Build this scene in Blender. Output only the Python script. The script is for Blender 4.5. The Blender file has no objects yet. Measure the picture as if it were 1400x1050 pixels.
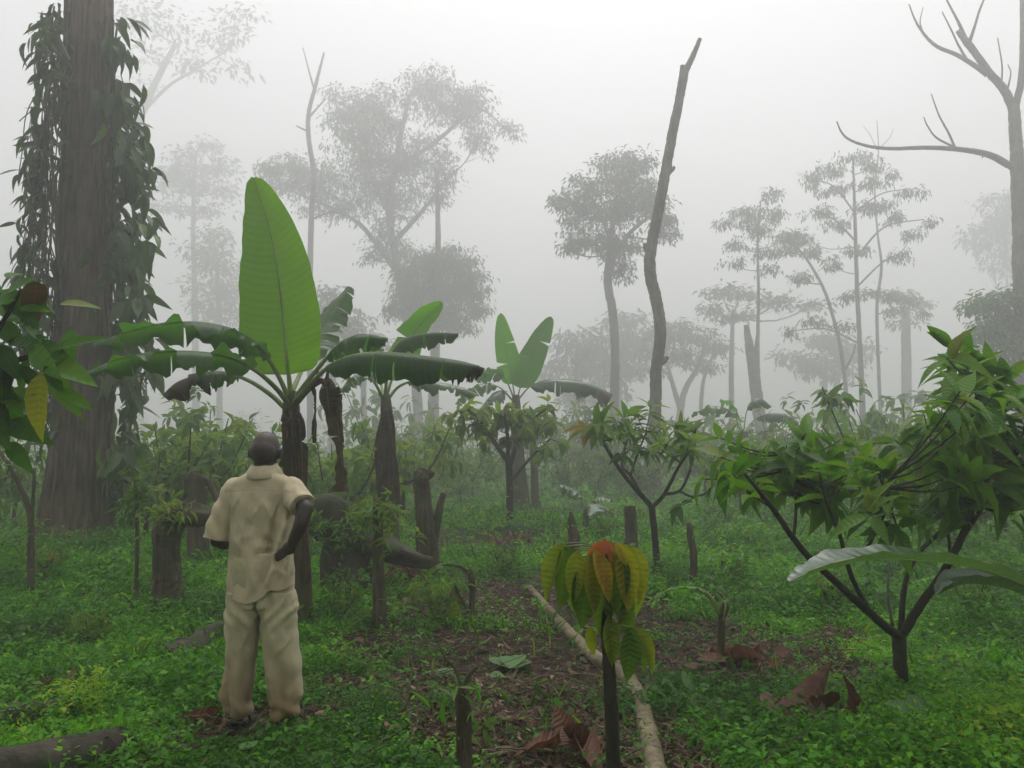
import bpy, math, random
import numpy as np
from mathutils import Vector
R = math.radians
random.seed(7)
RNG = np.random.default_rng(7)
SC = bpy.context.scene
COL = SC.collection

# ------------------------------------------------------------------ camera
F = 1089.0                      # focal length in pixels of a 1400 x 1050 frame
PITCH = math.atan(97.0 / F)
CAMZ = 1.6
cam = bpy.data.cameras.new('camera')
cam.sensor_width = 36.0
cam.lens = 36.0 * F / 1400.0
cam.clip_start = 0.05
cam.clip_end = 2000
camo = bpy.data.objects.new('camera', cam)
COL.objects.link(camo)
camo.location = (0, 0, CAMZ)
camo.rotation_euler = (R(90) + PITCH, 0, 0)
SC.camera = camo

# ------------------------------------------------------------------ sky and sun
SUN_EL, SUN_AZ = R(72), R(8)    # the brightest part of the fog is ahead and above
w = bpy.data.worlds.new('World')
SC.world = w
w.use_nodes = True
nt = w.node_tree
nt.nodes.clear()
sky = nt.nodes.new('ShaderNodeTexSky')
sky.sky_type = 'NISHITA'
sky.sun_disc = False
sky.sun_elevation = SUN_EL
sky.sun_rotation = SUN_AZ
sky.air_density = 1.0
sky.dust_density = 5.0
hs = nt.nodes.new('ShaderNodeHueSaturation')
hs.inputs['Saturation'].default_value = 0.07
bg = nt.nodes.new('ShaderNodeBackground')
bg.inputs['Strength'].default_value = 0.14
wo = nt.nodes.new('ShaderNodeOutputWorld')
nt.links.new(sky.outputs[0], hs.inputs['Color'])
nt.links.new(hs.outputs[0], bg.inputs[0])
nt.links.new(bg.outputs[0], wo.inputs[0])
sl = bpy.data.lights.new('sun', 'SUN')
sl.energy = 0.5
sl.angle = R(45)
sl.color = (1.0, 0.985, 0.96)
so = bpy.data.objects.new('sun', sl)
COL.objects.link(so)
so.rotation_euler = Vector((math.sin(SUN_AZ) * math.cos(SUN_EL), math.cos(SUN_AZ) * math.cos(SUN_EL), math.sin(SUN_EL))).to_track_quat('Z', 'Y').to_euler()

SC.view_settings.view_transform = 'Standard'
SC.view_settings.look = 'None'
SC.view_settings.gamma = 1.0
SC.view_settings.exposure = 0.38
SC.render.engine = 'CYCLES'
cy = SC.cycles
cy.use_denoising = True
cy.max_bounces = 8
cy.diffuse_bounces = 3
cy.glossy_bounces = 2
cy.transmission_bounces = 3
cy.volume_bounces = 4
cy.transparent_max_bounces = 4
cy.caustics_reflective = False
cy.caustics_refractive = False
cy.sample_clamp_indirect = 4.0

# ------------------------------------------------------------------ helpers
def vnoise(x, y, seed=0):
    x = np.asarray(x, float); y = np.asarray(y, float)
    xi = np.floor(x).astype(np.int64); yi = np.floor(y).astype(np.int64)
    xf = x - xi; yf = y - yi
    def h(a, b):
        n = (a * 374761393 + b * 668265263 + seed * 1442695) & 0x7fffffff
        n = ((n ^ (n >> 13)) * 1274126177) & 0x7fffffff
        n = (n ^ (n >> 16)) & 0xffff
        return n / 65535.0
    u = xf * xf * (3 - 2 * xf); v = yf * yf * (3 - 2 * yf)
    return (h(xi, yi) * (1 - u) + h(xi + 1, yi) * u) * (1 - v) + (h(xi, yi + 1) * (1 - u) + h(xi + 1, yi + 1) * u) * v

def fbm(x, y, seed=0, oct=3):
    s = 0; a = 0.5; t = 0
    x = np.asarray(x, float); y = np.asarray(y, float)
    for i in range(oct):
        s = s + a * vnoise(x * 2 ** i, y * 2 ** i, seed + i * 17); t += a; a *= .5
    return s / t

MOUNDS = []   # (x, y, radius, height)
def gh(x, y):
    x = np.asarray(x, float); y = np.asarray(y, float)
    z = .22 * (fbm(x * .3 + 5, y * .3, 3) - .5) + .10 * (fbm(x * 1.2, y * 1.2, 9) - .5)
    d = np.sqrt(x * x + y * y)
    z = z * np.clip((d - 1) / 3, 0, 1) + np.clip((d - 60) / 130, 0, 1) * 3.0
    for (mx, my, mr, mh) in MOUNDS:
        z = z + mh * np.exp(-((x - mx) ** 2 + (y - my) ** 2) / (mr * mr))
    return z

CP, SP = math.cos(PITCH), math.sin(PITCH)
def P(px, py, Y):
    u = (px - 700) / F; v = (525 - py) / F
    k = Y / (CP - v * SP)
    return np.array((u * k, Y, CAMZ + (SP + v * CP) * k))
def G(px, py):
    Y = 5.0
    for i in range(30):
        p = P(px, py, Y)
        v = (525 - py) / F
        sl_ = (SP + v * CP) / (CP - v * SP)
        Y = min(200, max(.5, (float(gh(p[0], p[1])) - CAMZ) / sl_))
    p = P(px, py, Y); p[2] = float(gh(p[0], p[1]))
    return p
def base(px, Y):
    p = P(px, 622, Y)
    return np.array((p[0], Y, float(gh(p[0], Y))))
def pxm(n, Y): return n * Y / F

def nrm(a):
    a = np.asarray(a, float)
    return a / np.maximum(np.linalg.norm(a, axis=-1, keepdims=True), 1e-9)

def spline(pts, n):
    pts = np.asarray(pts, float)
    if len(pts) == 2:
        t = np.linspace(0, 1, n)[:, None]
        return pts[0] * (1 - t) + pts[1] * t
    p = np.vstack([2 * pts[0] - pts[1], pts, 2 * pts[-1] - pts[-2]])
    m = len(pts) - 1
    out = []
    for s in np.linspace(0, m - 1e-6, n):
        i = int(s); t = s - i
        a, b, c, d = p[i:i + 4]
        out.append(.5 * ((2 * b) + (c - a) * t + (2 * a - 5 * b + 4 * c - d) * t * t + (3 * b - a - 3 * c + d) * t ** 3))
    return np.array(out)

class MB:
    def __init__(s):
        s.v = []; s.f = []; s.n = 0; s.t = []; s.lu = []; s.lv = []
    def add(s, v, f, t=.5, lu=0., lv=0.):
        v = np.asarray(v, float).reshape(-1, 3); k = len(v)
        s.v.append(v)
        for ff in (f if isinstance(f, (list, tuple)) else [f]):
            ff = np.asarray(ff, int)
            if len(ff): s.f.append(ff + s.n)
        for lst, val in ((s.t, t), (s.lu, lu), (s.lv, lv)):
            lst.append(np.broadcast_to(np.asarray(val, float), (k,)).copy())
        s.n += k
    def tube(s, path, rad, sides=8, t=.5, caps=True, jit=0., flute=None):
        path = np.asarray(path, float); n = len(path)
        rad = np.broadcast_to(np.asarray(rad, float), (n,))
        T = nrm(np.gradient(path, axis=0))
        a = np.array((1., 0, 0)) if abs(T[0][0]) < .8 else np.array((0, 1., 0))
        N = np.zeros((n, 3))
        N[0] = nrm(a - T[0] * np.dot(a, T[0]))
        for i in range(1, n):
            q = N[i - 1] - T[i] * np.dot(N[i - 1], T[i])
            N[i] = nrm(q)
        B = np.cross(T, N)
        th = np.linspace(0, 2 * np.pi, sides, endpoint=False)
        r = rad[:, None] * np.ones(sides)
        if flute is not None: r = r * flute(np.linspace(0, 1, n)[:, None], th[None, :])
        if jit:
            Ln = np.concatenate([[0], np.cumsum(np.linalg.norm(np.diff(path, axis=0), axis=1))])[:, None]
            k = 1.1 / max(rad.max(), .004); o1, o2 = RNG.random(2) * 50
            cs, sn = np.cos(th)[None], np.sin(th)[None]
            nz = fbm(Ln * k * .8 + 1.3 * cs + o1, 1.7 * sn + Ln * k * .37 + o2, 12, 4) - .5
            r = r * (1 + jit * 3.2 * nz + jit * .35 * (RNG.random((n, sides)) - .5))
        v = path[:, None, :] + r[:, :, None] * (np.cos(th)[None, :, None] * N[:, None, :] + np.sin(th)[None, :, None] * B[:, None, :])
        i = np.arange(n - 1)[:, None] * sides; j = np.arange(sides)[None, :]; j2 = (j + 1) % sides
        q = np.stack([i + j, i + j2, i + sides + j2, i + sides + j], -1).reshape(-1, 4)
        vv = v.reshape(-1, 3); fs = [q]
        if caps:
            vv = np.vstack([vv, path[0], path[-1]])
            j = np.arange(sides); j2 = (j + 1) % sides
            c0 = n * sides; c1 = c0 + 1; o = (n - 1) * sides
            fs.append(np.stack([j2, j, np.full(sides, c0)], -1))
            fs.append(np.stack([o + j, o + j2, np.full(sides, c1)], -1))
        s.add(vv, fs, t)
    def leaves(s, pos, dirn, up, L, W, tmpl, tint, bend=1.0):
        """copies of one leaf template: base at pos, long axis dirn, face normal near up"""
        pos = np.asarray(pos, float); m = len(pos)
        if m == 0: return
        d = nrm(dirn); u = np.asarray(up, float)
        x = nrm(np.cross(d, u) + 1e-6)
        n = np.cross(x, d)
        tv, tf = tmpl
        L = np.broadcast_to(L, (m,)); W = np.broadcast_to(W, (m,)); bend = np.broadcast_to(bend, (m,))
        v = (pos[:, None, :] + (tv[None, :, 0] * W[:, None])[:, :, None] * x[:, None, :]
             + (tv[None, :, 1] * L[:, None])[:, :, None] * d[:, None, :]
             + (tv[None, :, 2] * (L * bend)[:, None])[:, :, None] * n[:, None, :])
        k = len(tv)
        f = [(ff[None] + (np.arange(m) * k)[:, None, None]).reshape(-1, ff.shape[1]) for ff in tf]
        s.add(v.reshape(-1, 3), f, np.repeat(np.broadcast_to(tint, (m,)), k), np.tile(tv[:, 0] * 2, m), np.tile(tv[:, 1], m))
    def build(s, name, mat, parent=None, smooth=True):
        if not s.v: return None
        v = np.vstack(s.v)
        o = wloc(parent)
        v = v - o
        me = bpy.data.meshes.new(name)
        sizes = np.concatenate([np.full(len(f), f.shape[1]) for f in s.f])
        loops = np.concatenate([f.ravel() for f in s.f])
        me.vertices.add(len(v)); me.vertices.foreach_set('co', v.astype(np.float32).ravel())
        me.loops.add(len(loops)); me.loops.foreach_set('vertex_index', loops.astype(np.int32))
        me.polygons.add(len(sizes))
        st = np.concatenate([[0], np.cumsum(sizes)[:-1]])
        me.polygons.foreach_set('loop_start', st.astype(np.int32))
        me.polygons.foreach_set('loop_total', sizes.astype(np.int32))
        me.polygons.foreach_set('use_smooth', np.full(len(sizes), smooth))
        for nm, lst in (('tint', s.t), ('lu', s.lu), ('lv', s.lv)):
            a = me.attributes.new(nm, 'FLOAT', 'POINT')
            a.data.foreach_set('value', np.concatenate(lst).astype(np.float32))
        me.update(); me.validate()
        me.materials.append(mat)
        ob = bpy.data.objects.new(name, me)
        COL.objects.link(ob)
        if parent: ob.parent = parent
        WL[ob.name] = o
        return ob
WL = {}
def wloc(o):
    return np.zeros(3) if o is None else WL[o.name]

def thing(name, label, cat, loc, group=None):
    o = bpy.data.objects.new(name, None)
    o.empty_display_size = .2
    COL.objects.link(o)
    o.location = loc
    o['label'] = label; o['category'] = cat
    if group: o['group'] = group
    WL[o.name] = np.array(loc, float)
    return o
def tag(o, label, cat, group=None):
    o['label'] = label; o['category'] = cat
    if group: o['group'] = group
    return o
def dup(root, loc, rz, sc, label, group):
    r = root.copy(); COL.objects.link(r)
    r.location = loc; r.rotation_euler = (0, 0, rz); r.scale = (sc, sc, sc)
    r['label'] = label; r['group'] = group
    for ch in list(root.children):
        c = ch.copy(); COL.objects.link(c); c.parent = r
        for g in list(ch.children):
            d = g.copy(); COL.objects.link(d); d.parent = c
    return r
def center_mesh(o):
    """move a single-mesh thing's origin to its own base"""
    me = o.data
    v = np.empty(len(me.vertices) * 3, np.float32); me.vertices.foreach_get('co', v); v = v.reshape(-1, 3)
    c = np.array((v[:, 0].mean(), v[:, 1].mean(), v[:, 2].min()))
    me.vertices.foreach_set('co', (v - c).ravel().astype(np.float32)); me.update()
    o.location = c
    return o

# leaf templates (x across -.5..5, y along 0..1, z normal)
def leaf_grid(ny=6, fold=.10, bend=-.25, wmax=.45, tip=1.6, wave=0.):
    ys = np.linspace(0, 1, ny + 1)
    v = []; f = []
    for i, y in enumerate(ys):
        wd = math.sin(math.pi * min(1, y ** .8)) ** .8 if 0 < y < 1 else 0.02
        wd = max(.02, wd * (1 - .25 * y ** 3))
        zc = bend * y * y
        wv = wave * math.sin(i * 2.1)
        v += [(-.5 * wd, y, zc + fold * wd + wv), (0, y, zc), (.5 * wd, y, zc + fold * wd - wv)]
    for i in range(ny):
        a = i * 3
        f += [(a, a + 1, a + 4, a + 3), (a + 1, a + 2, a + 5, a + 4)]
    return np.array(v), [np.array(f)]
T_BIG = leaf_grid(8, .10, -.35, wave=.008)
T_MED = leaf_grid(5, .10, -.30)
T_LOW = (np.array([(0, 0, 0), (-.5, .42, .06), (0, .5, -.06), (.5, .42, .06), (0, 1, -.22)]), [np.array([(0, 2, 1), (0, 3, 2), (1, 2, 4), (2, 3, 4)])])
T_ROUND = (np.array([(0, 0, 0), (-.42, .3, .05), (-.4, .7, .03), (0, 1, -.12), (.4, .7, .03), (.42, .3, .05), (0, .5, -.02)]),
           [np.array([(0, 6, 1), (1, 6, 2), (2, 6, 3), (3, 6, 4), (4, 6, 5), (5, 6, 0)])])

# ------------------------------------------------------------------ materials
def newmat(name):
    m = bpy.data.materials.new(name); m.use_nodes = True
    nt = m.node_tree; nt.nodes.clear()
    out = nt.nodes.new('ShaderNodeOutputMaterial')
    return m, nt, out
def N(nt, t, **kw):
    n = nt.nodes.new(t)
    for k, v in kw.items():
        if k in n.inputs: n.inputs[k].default_value = v
        else: setattr(n, k, v)
    return n
def ramp(nt, stops, fac=None):
    r = nt.nodes.new('ShaderNodeValToRGB')
    e = r.color_ramp.elements
    while len(e) < len(stops): e.new(.5)
    for i, (p, c) in enumerate(stops):
        e[i].position = p; e[i].color = (*c, 1)
    if fac is not None: nt.links.new(fac, r.inputs[0])
    return r
def math_(nt, op, a, b=None, c=None):
    n = nt.nodes.new('ShaderNodeMath'); n.operation = op
    for i, x in enumerate((a, b, c)):
        if x is None: continue
        if hasattr(x, 'links'): nt.links.new(x, n.inputs[i])
        else: n.inputs[i].default_value = x
    return n.outputs[0]

def leaf_mat(name, stops, trans=.3, rough=.42, spec=.35, veins=0., nveins=9, noise=6., spots=0.):
    m, nt, out = newmat(name)
    at = N(nt, 'ShaderNodeAttribute', attribute_name='tint')
    tc = N(nt, 'ShaderNodeTexCoord')
    nz = N(nt, 'ShaderNodeTexNoise', Scale=noise, Detail=4.)
    nt.links.new(tc.outputs['Object'], nz.inputs['Vector'])
    f = math_(nt, 'ADD', at.outputs['Fac'], math_(nt, 'MULTIPLY', math_(nt, 'SUBTRACT', nz.outputs['Fac'], .5), .35))
    col = ramp(nt, stops, f).outputs[0]
    p = N(nt, 'ShaderNodeBsdfPrincipled', Roughness=rough)
    p.inputs['Specular IOR Level'].default_value = spec
    if veins:
        lu = N(nt, 'ShaderNodeAttribute', attribute_name='lu').outputs['Fac']
        lv = N(nt, 'ShaderNodeAttribute', attribute_name='lv').outputs['Fac']
        au = math_(nt, 'ABSOLUTE', lu)
        ph = math_(nt, 'SUBTRACT', math_(nt, 'MULTIPLY', lv, nveins * 6.283), math_(nt, 'MULTIPLY', au, 4.0))
        sn = math_(nt, 'SINE', ph)
        vn = math_(nt, 'POWER', math_(nt, 'MAXIMUM', sn, 0.0), 6.0)
        mid = math_(nt, 'LESS_THAN', au, .05)
        vv = math_(nt, 'MINIMUM', math_(nt, 'ADD', math_(nt, 'MULTIPLY', vn, .55), mid), 1.0)
        mx = N(nt, 'ShaderNodeMix', data_type='RGBA', blend_type='MIX')
        br = N(nt, 'ShaderNodeMix', data_type='RGBA', blend_type='ADD'); br.inputs[0].default_value = 1.0
        nt.links.new(col, br.inputs[6]); br.inputs[7].default_value = (.05, .06, .015, 1)
        nt.links.new(math_(nt, 'MULTIPLY', vv, .32), mx.inputs[0]); nt.links.new(col, mx.inputs[6]); nt.links.new(br.outputs[2], mx.inputs[7])
        col = mx.outputs[2]
        bp = N(nt, 'ShaderNodeBump', Strength=veins, Distance=.01)
        nt.links.new(sn, bp.inputs['Height']); nt.links.new(bp.outputs[0], p.inputs['Normal'])
    if spots:
        n2 = N(nt, 'ShaderNodeTexNoise', Scale=30., Detail=3.)
        nt.links.new(tc.outputs['Object'], n2.inputs['Vector'])
        mx = N(nt, 'ShaderNodeMix', data_type='RGBA')
        nt.links.new(ramp(nt, [(.62, (0, 0, 0)), (.7, (spots,) * 3)], n2.outputs['Fac']).outputs[0], mx.inputs[0])
        nt.links.new(col, mx.inputs[6]); mx.inputs[7].default_value = (.05, .03, .012, 1)
        col = mx.outputs[2]
    nt.links.new(col, p.inputs['Base Color'])
    tr = N(nt, 'ShaderNodeBsdfTranslucent')
    b2 = N(nt, 'ShaderNodeMix', data_type='RGBA', blend_type='MULTIPLY'); b2.inputs[0].default_value = 1
    nt.links.new(col, b2.inputs[6]); b2.inputs[7].default_value = (1.9, 2.0, .8, 1)
    nt.links.new(b2.outputs[2], tr.inputs['Color'])
    ms = N(nt, 'ShaderNodeMixShader'); ms.inputs[0].default_value = trans
    nt.links.new(p.outputs[0], ms.inputs[1]); nt.links.new(tr.outputs[0], ms.inputs[2])
    nt.links.new(ms.outputs[0], out.inputs[0])
    return m

def bark_mat(name, c1, c2, moss=None, mossamt=.5, scale=(14, 14, 2.5), bump=.6, rough=.85, dist=.03):
    m, nt, out = newmat(name)
    tc = N(nt, 'ShaderNodeTexCoord')
    mp = N(nt, 'ShaderNodeMapping'); mp.inputs['Scale'].default_value = scale
    nt.links.new(tc.outputs['Object'], mp.inputs['Vector'])
    nz = N(nt, 'ShaderNodeTexNoise', Scale=1., Detail=8., Roughness=.65); nt.links.new(mp.outputs[0], nz.inputs['Vector'])
    col = ramp(nt, [(.3, c1), (.7, c2)], nz.outputs['Fac']).outputs[0]
    n3 = N(nt, 'ShaderNodeTexNoise', Scale=1.3, Detail=5.); nt.links.new(tc.outputs['Object'], n3.inputs['Vector'])
    mx = N(nt, 'ShaderNodeMix', data_type='RGBA', blend_type='MULTIPLY'); mx.inputs[0].default_value = 1
    nt.links.new(col, mx.inputs[6]); nt.links.new(ramp(nt, [(.3, (.55, .55, .55)), (.7, (1.2, 1.2, 1.2))], n3.outputs['Fac']).outputs[0], mx.inputs[7])
    col = mx.outputs[2]
    if moss:
        n2 = N(nt, 'ShaderNodeTexNoise', Scale=3.5, Detail=7., Roughness=.7); nt.links.new(tc.outputs['Object'], n2.inputs['Vector'])
        mm = N(nt, 'ShaderNodeMix', data_type='RGBA')
        nt.links.new(ramp(nt, [(.66 - mossamt * .35, (0, 0, 0)), (.78 - mossamt * .3, (1, 1, 1))], n2.outputs['Fac']).outputs[0], mm.inputs[0])
        nt.links.new(col, mm.inputs[6]); mm.inputs[7].default_value = (*moss, 1)
        col = mm.outputs[2]
    p = N(nt, 'ShaderNodeBsdfPrincipled', Roughness=rough)
    p.inputs['Specular IOR Level'].default_value = .2
    nt.links.new(col, p.inputs['Base Color'])
    bp = N(nt, 'ShaderNodeBump', Strength=bump, Distance=dist)
    nt.links.new(nz.outputs['Fac'], bp.inputs['Height']); nt.links.new(bp.outputs[0], p.inputs['Normal'])
    nt.links.new(p.outputs[0], out.inputs[0])
    return m

GREEN_DK = [(0, (.022, .045, .016)), (.5, (.04, .085, .022)), (.85, (.075, .14, .03)), (1, (.14, .17, .04))]
M = {}
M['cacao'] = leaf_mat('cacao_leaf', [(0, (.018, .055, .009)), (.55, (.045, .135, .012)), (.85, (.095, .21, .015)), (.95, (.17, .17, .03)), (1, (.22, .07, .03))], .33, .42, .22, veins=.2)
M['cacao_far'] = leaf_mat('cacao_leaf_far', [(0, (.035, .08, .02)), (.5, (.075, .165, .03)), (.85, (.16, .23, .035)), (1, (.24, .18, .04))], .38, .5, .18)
M['flush'] = leaf_mat('cacao_young_leaf', [(0, (.035, .085, .012)), (.3, (.08, .145, .013)), (.55, (.19, .21, .012)), (.72, (.30, .23, .014)), (.85, (.28, .13, .018)), (1, (.34, .09, .035))], .48, .45, .3, veins=.3, nveins=11, noise=9, spots=.35)
M['canopy'] = leaf_mat('canopy_leaf', [(0, (.03, .045, .02)), (.6, (.05, .075, .03)), (1, (.08, .10, .04))], .22, .5, .3)
M['vine'] = leaf_mat('vine_leaf', [(0, (.028, .055, .016)), (.6, (.055, .11, .024)), (1, (.10, .17, .035))], .25, .4, .35)
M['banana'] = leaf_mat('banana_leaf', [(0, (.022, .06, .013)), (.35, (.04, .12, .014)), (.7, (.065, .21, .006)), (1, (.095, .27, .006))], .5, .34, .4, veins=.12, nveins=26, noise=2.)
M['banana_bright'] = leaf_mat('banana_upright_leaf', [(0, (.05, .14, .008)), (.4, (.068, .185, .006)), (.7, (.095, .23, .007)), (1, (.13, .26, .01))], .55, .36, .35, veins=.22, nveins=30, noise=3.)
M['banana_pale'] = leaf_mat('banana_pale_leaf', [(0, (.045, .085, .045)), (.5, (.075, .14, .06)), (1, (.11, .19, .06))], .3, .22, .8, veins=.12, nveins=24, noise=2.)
M['banana_dead'] = leaf_mat('banana_dead_leaf', [(0, (.025, .018, .012)), (.5, (.07, .05, .032)), (1, (.15, .115, .075))], .15, .75, .2, veins=.4, nveins=20, noise=5.)
M['herb'] = leaf_mat('herb_leaf', [(0, (.025, .08, .006)), (.5, (.064, .21, .009)), (.85, (.125, .33, .014)), (1, (.23, .32, .018))], .33, .5, .15, noise=1.2)
M['weed'] = leaf_mat('weed_leaf', [(0, (.03, .10, .02)), (.5, (.06, .16, .03)), (1, (.10, .20, .06))], .3, .4, .35, veins=.2, nveins=7)
M['dry'] = leaf_mat('dry_leaf', [(0, (.035, .02, .012)), (.4, (.08, .045, .028)), (.75, (.16, .10, .065)), (1, (.30, .23, .17))], .1, .7, .25, veins=.3, nveins=9)
M['reddry'] = leaf_mat('red_dry_leaf', [(0, (.05, .02, .012)), (.5, (.12, .045, .03)), (1, (.20, .09, .06))], .12, .6, .3, veins=.4, nveins=9)
M['stem'] = bark_mat('banana_stem', (.028, .026, .013), (.12, .11, .05), (.07, .10, .03), .4, (26, 26, 3), .9, .65, .03)
M['petiole'] = bark_mat('banana_petiole', (.14, .21, .055), (.24, .33, .10), None, 0, (20, 20, 4), .15, .5)
M['bigbark'] = bark_mat('big_trunk_bark', (.055, .04, .029), (.27, .20, .145), (.07, .10, .04), .30, (17, 17, 1.1), 1.0, .9, .09)
M['palebark'] = bark_mat('pale_bark', (.07, .058, .042), (.22, .19, .15), (.09, .10, .07), .3, (8, 8, 2.2), .9, .9, .05)
M['farbark'] = bark_mat('far_bark', (.055, .05, .042), (.12, .11, .09), None, 0, (6, 6, 1.5), .4, .9)
M['cacaobark'] = bark_mat('cacao_bark', (.018, .015, .011), (.05, .04, .03), (.04, .055, .028), .45, (25, 25, 8), .6, .85, .01)
M['stump'] = bark_mat('stump_bark', (.035, .026, .018), (.17, .135, .095), (.05, .085, .025), .5, (22, 22, 4), 1.0, .9, .04)
M['log'] = bark_mat('log_bark', (.09, .07, .04), (.30, .25, .16), (.06, .06, .03), .4, (14, 14, 14), 1., .85, .02)
M['darklog'] = bark_mat('dark_log_bark', (.025, .021, .016), (.12, .10, .08), (.035, .07, .018), .5, (7, 14, 7), 1.0, .85)
M['twig'] = bark_mat('twig_bark', (.05, .035, .022), (.22, .165, .11), None, 0, (20, 20, 20), .3, .9)

# haze: a closed box of even, pale air round everything
def make_haze(x0, x1, y0, y1, z0, z1, dens):
    mb = MB()
    v = [(x, y, z) for z in (z0, z1) for y in (y0, y1) for x in (x0, x1)]
    mb.add(v, [np.array([(0, 2, 3, 1), (4, 5, 7, 6), (0, 1, 5, 4), (2, 6, 7, 3), (0, 4, 6, 2), (1, 3, 7, 5)])])
    m, nt, out = newmat('haze_air')
    pv = N(nt, 'ShaderNodeVolumePrincipled')
    pv.inputs['Color'].default_value = (.965, .965, .96, 1)
    pv.inputs['Density'].default_value = dens
    pv.inputs['Anisotropy'].default_value = .62
    nt.links.new(pv.outputs[0], out.inputs['Volume'])
    m.cycles.homogeneous_volume = True
    o = mb.build('haze', m, smooth=False)
    o['kind'] = 'stuff'
make_haze(-300, 300, -300, 300, -1.6, 66, .0098)

# ------------------------------------------------------------------ ground
def gxy(px, py):
    p = P(px, py, 1.0); s = CAMZ / (CAMZ - p[2])
    return p[0] * s, s
for (px, py, rad, hgt) in ((450, 765, 1.0, .25), (100, 775, 2.2, .22), (1150, 760, 1.5, .08), (560, 990, .7, .10), (1300, 1000, .9, .10), (700, 735, 2.0, .10)):
    X, Y_ = gxy(px, py); MOUNDS.append((X, Y_, rad, hgt))
X, Y_ = gxy(800, 930); MOUNDS.append((X, Y_, .9, -.08))
BROWN = []  # (x, y, rx, ry, strength): bare strips of litter between the green
for (px, py, rx, ry, st) in ((690, 870, 1.1, .8, 1.), (840, 830, .7, .8, .9), (720, 960, .7, .5, 1.), (560, 900, .6, .4, .8), (765, 855, .35, .5, 1.), (815, 905, .35, .4, 1.), (858, 940, .3, .3, 1.), (880, 985, .25, .3, .9), (893, 1045, .2, .25, .9), (620, 870, .9, .7, .9), (920, 860, .9, .6, .9), (600, 960, .5, .4, .8), (1060, 900, .5, .3, .7), (720, 830, 1.2, 1.9, 1.), (690, 930, 1.0, .9, 1.), (740, 1010, .8, .6, 1.), (800, 1080, .7, .5, 1.), (960, 880, 1.0, .9, .9), (1010, 920, .5, .5, .7), (540, 940, .7, .5, .75),
                            (450, 990, .3, .12, .8), (730, 745, 2.2, 1.5, .7), (700, 705, 5, 3, .55), (270, 790, .8, .9, .6), (90, 860, .7, .5, .45), (357, 990, .45, .22, 1.2), (1150, 870, .35, .35, .55), (1120, 990, .3, .2, .6), (990, 770, .9, .9, .35), (100, 940, .5, .3, .5), (1300, 870, .6, .3, .3)):
    X, Y_ = gxy(px, py); BROWN.append((X, Y_, rx, ry, st))
def brown(x, y):
    b = np.zeros_like(np.asarray(x, float))
    for (cx, cy_, rx, ry, st) in BROWN:
        b = np.maximum(b, st * np.exp(-(((x - cx) / rx) ** 2 + ((y - cy_) / ry) ** 2) * .9))
    n = fbm(x * 1.6, y * 1.6, 41, 4)
    return np.clip((b * 1.15 + (n - .5) * 1.7 - .30) * 3.0 + .2, 0, 1)

def make_ground():
    nr, na = 330, 420
    r = np.concatenate([[0], np.geomspace(.4, 290, nr)])
    th = np.linspace(0, 2 * np.pi, na, endpoint=False)
    # finer angular steps ahead of the camera
    th = th - .85 * np.sin(th)
    xx = r[:, None] * np.sin(th)[None]; yy = r[:, None] * np.cos(th)[None]
    zz = gh(xx, yy) + .035 * (fbm(xx * 5, yy * 5, 77) - .5) * (r[:, None] < 40)
    v = np.stack([xx, yy, zz], -1).reshape(-1, 3)
    i = np.arange(nr)[:, None] * na; j = np.arange(na)[None]; j2 = (j + 1) % na
    q = np.stack([i + j, i + na + j, i + na + j2, i + j2], -1).reshape(-1, 4)
    mb = MB(); mb.add(v, q[na * 0:], 1 - brown(v[:, 0], v[:, 1]))
    m, nt, out = newmat('forest_floor')
    at = N(nt, 'ShaderNodeAttribute', attribute_name='tint')
    geo = N(nt, 'ShaderNodeNewGeometry')
    n1 = N(nt, 'ShaderNodeTexNoise', Scale=14., Detail=8., Roughness=.7); nt.links.new(geo.outputs['Position'], n1.inputs['Vector'])
    vo = N(nt, 'ShaderNodeTexVoronoi', Scale=28.); nt.links.new(geo.outputs['Position'], vo.inputs['Vector'])
    soil = ramp(nt, [(.3, (.018, .012, .008)), (.55, (.05, .033, .021)), (.75, (.10, .068, .045))], n1.outputs['Fac']).outputs[0]
    lit = N(nt, 'ShaderNodeMix', data_type='RGBA', blend_type='MULTIPLY'); lit.inputs[0].default_value = .7
    nt.links.new(soil, lit.inputs[6]); nt.links.new(vo.outputs['Color'], lit.inputs[7])
    gr = ramp(nt, [(.3, (.012, .025, .008)), (.7, (.035, .075, .016))], n1.outputs['Fac']).outputs[0]
    mx = N(nt, 'ShaderNodeMix', data_type='RGBA'); nt.links.new(at.outputs['Fac'], mx.inputs[0])
    nt.links.new(lit.outputs[2], mx.inputs[6]); nt.links.new(gr, mx.inputs[7])
    p = N(nt, 'ShaderNodeBsdfPrincipled', Roughness=.95); p.inputs['Specular IOR Level'].default_value = .15
    nt.links.new(mx.outputs[2], p.inputs['Base Color'])
    bp = N(nt, 'ShaderNodeBump', Strength=.8, Distance=.03); nt.links.new(n1.outputs['Fac'], bp.inputs['Height']); nt.links.new(bp.outputs[0], p.inputs['Normal'])
    nt.links.new(p.outputs[0], out.inputs[0])
    o = mb.build('ground', m); o['kind'] = 'structure'
make_ground()

def scatter(n, y0, y1, margin=1.12):
    """random points over the part of the ground a camera near here can see, uniform in area"""
    y = np.sqrt(RNG.random(n) * (y1 * y1 - y0 * y0) + y0 * y0)
    x = (RNG.random(n) * 2 - 1) * y * .66 * margin
    return x, y

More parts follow.
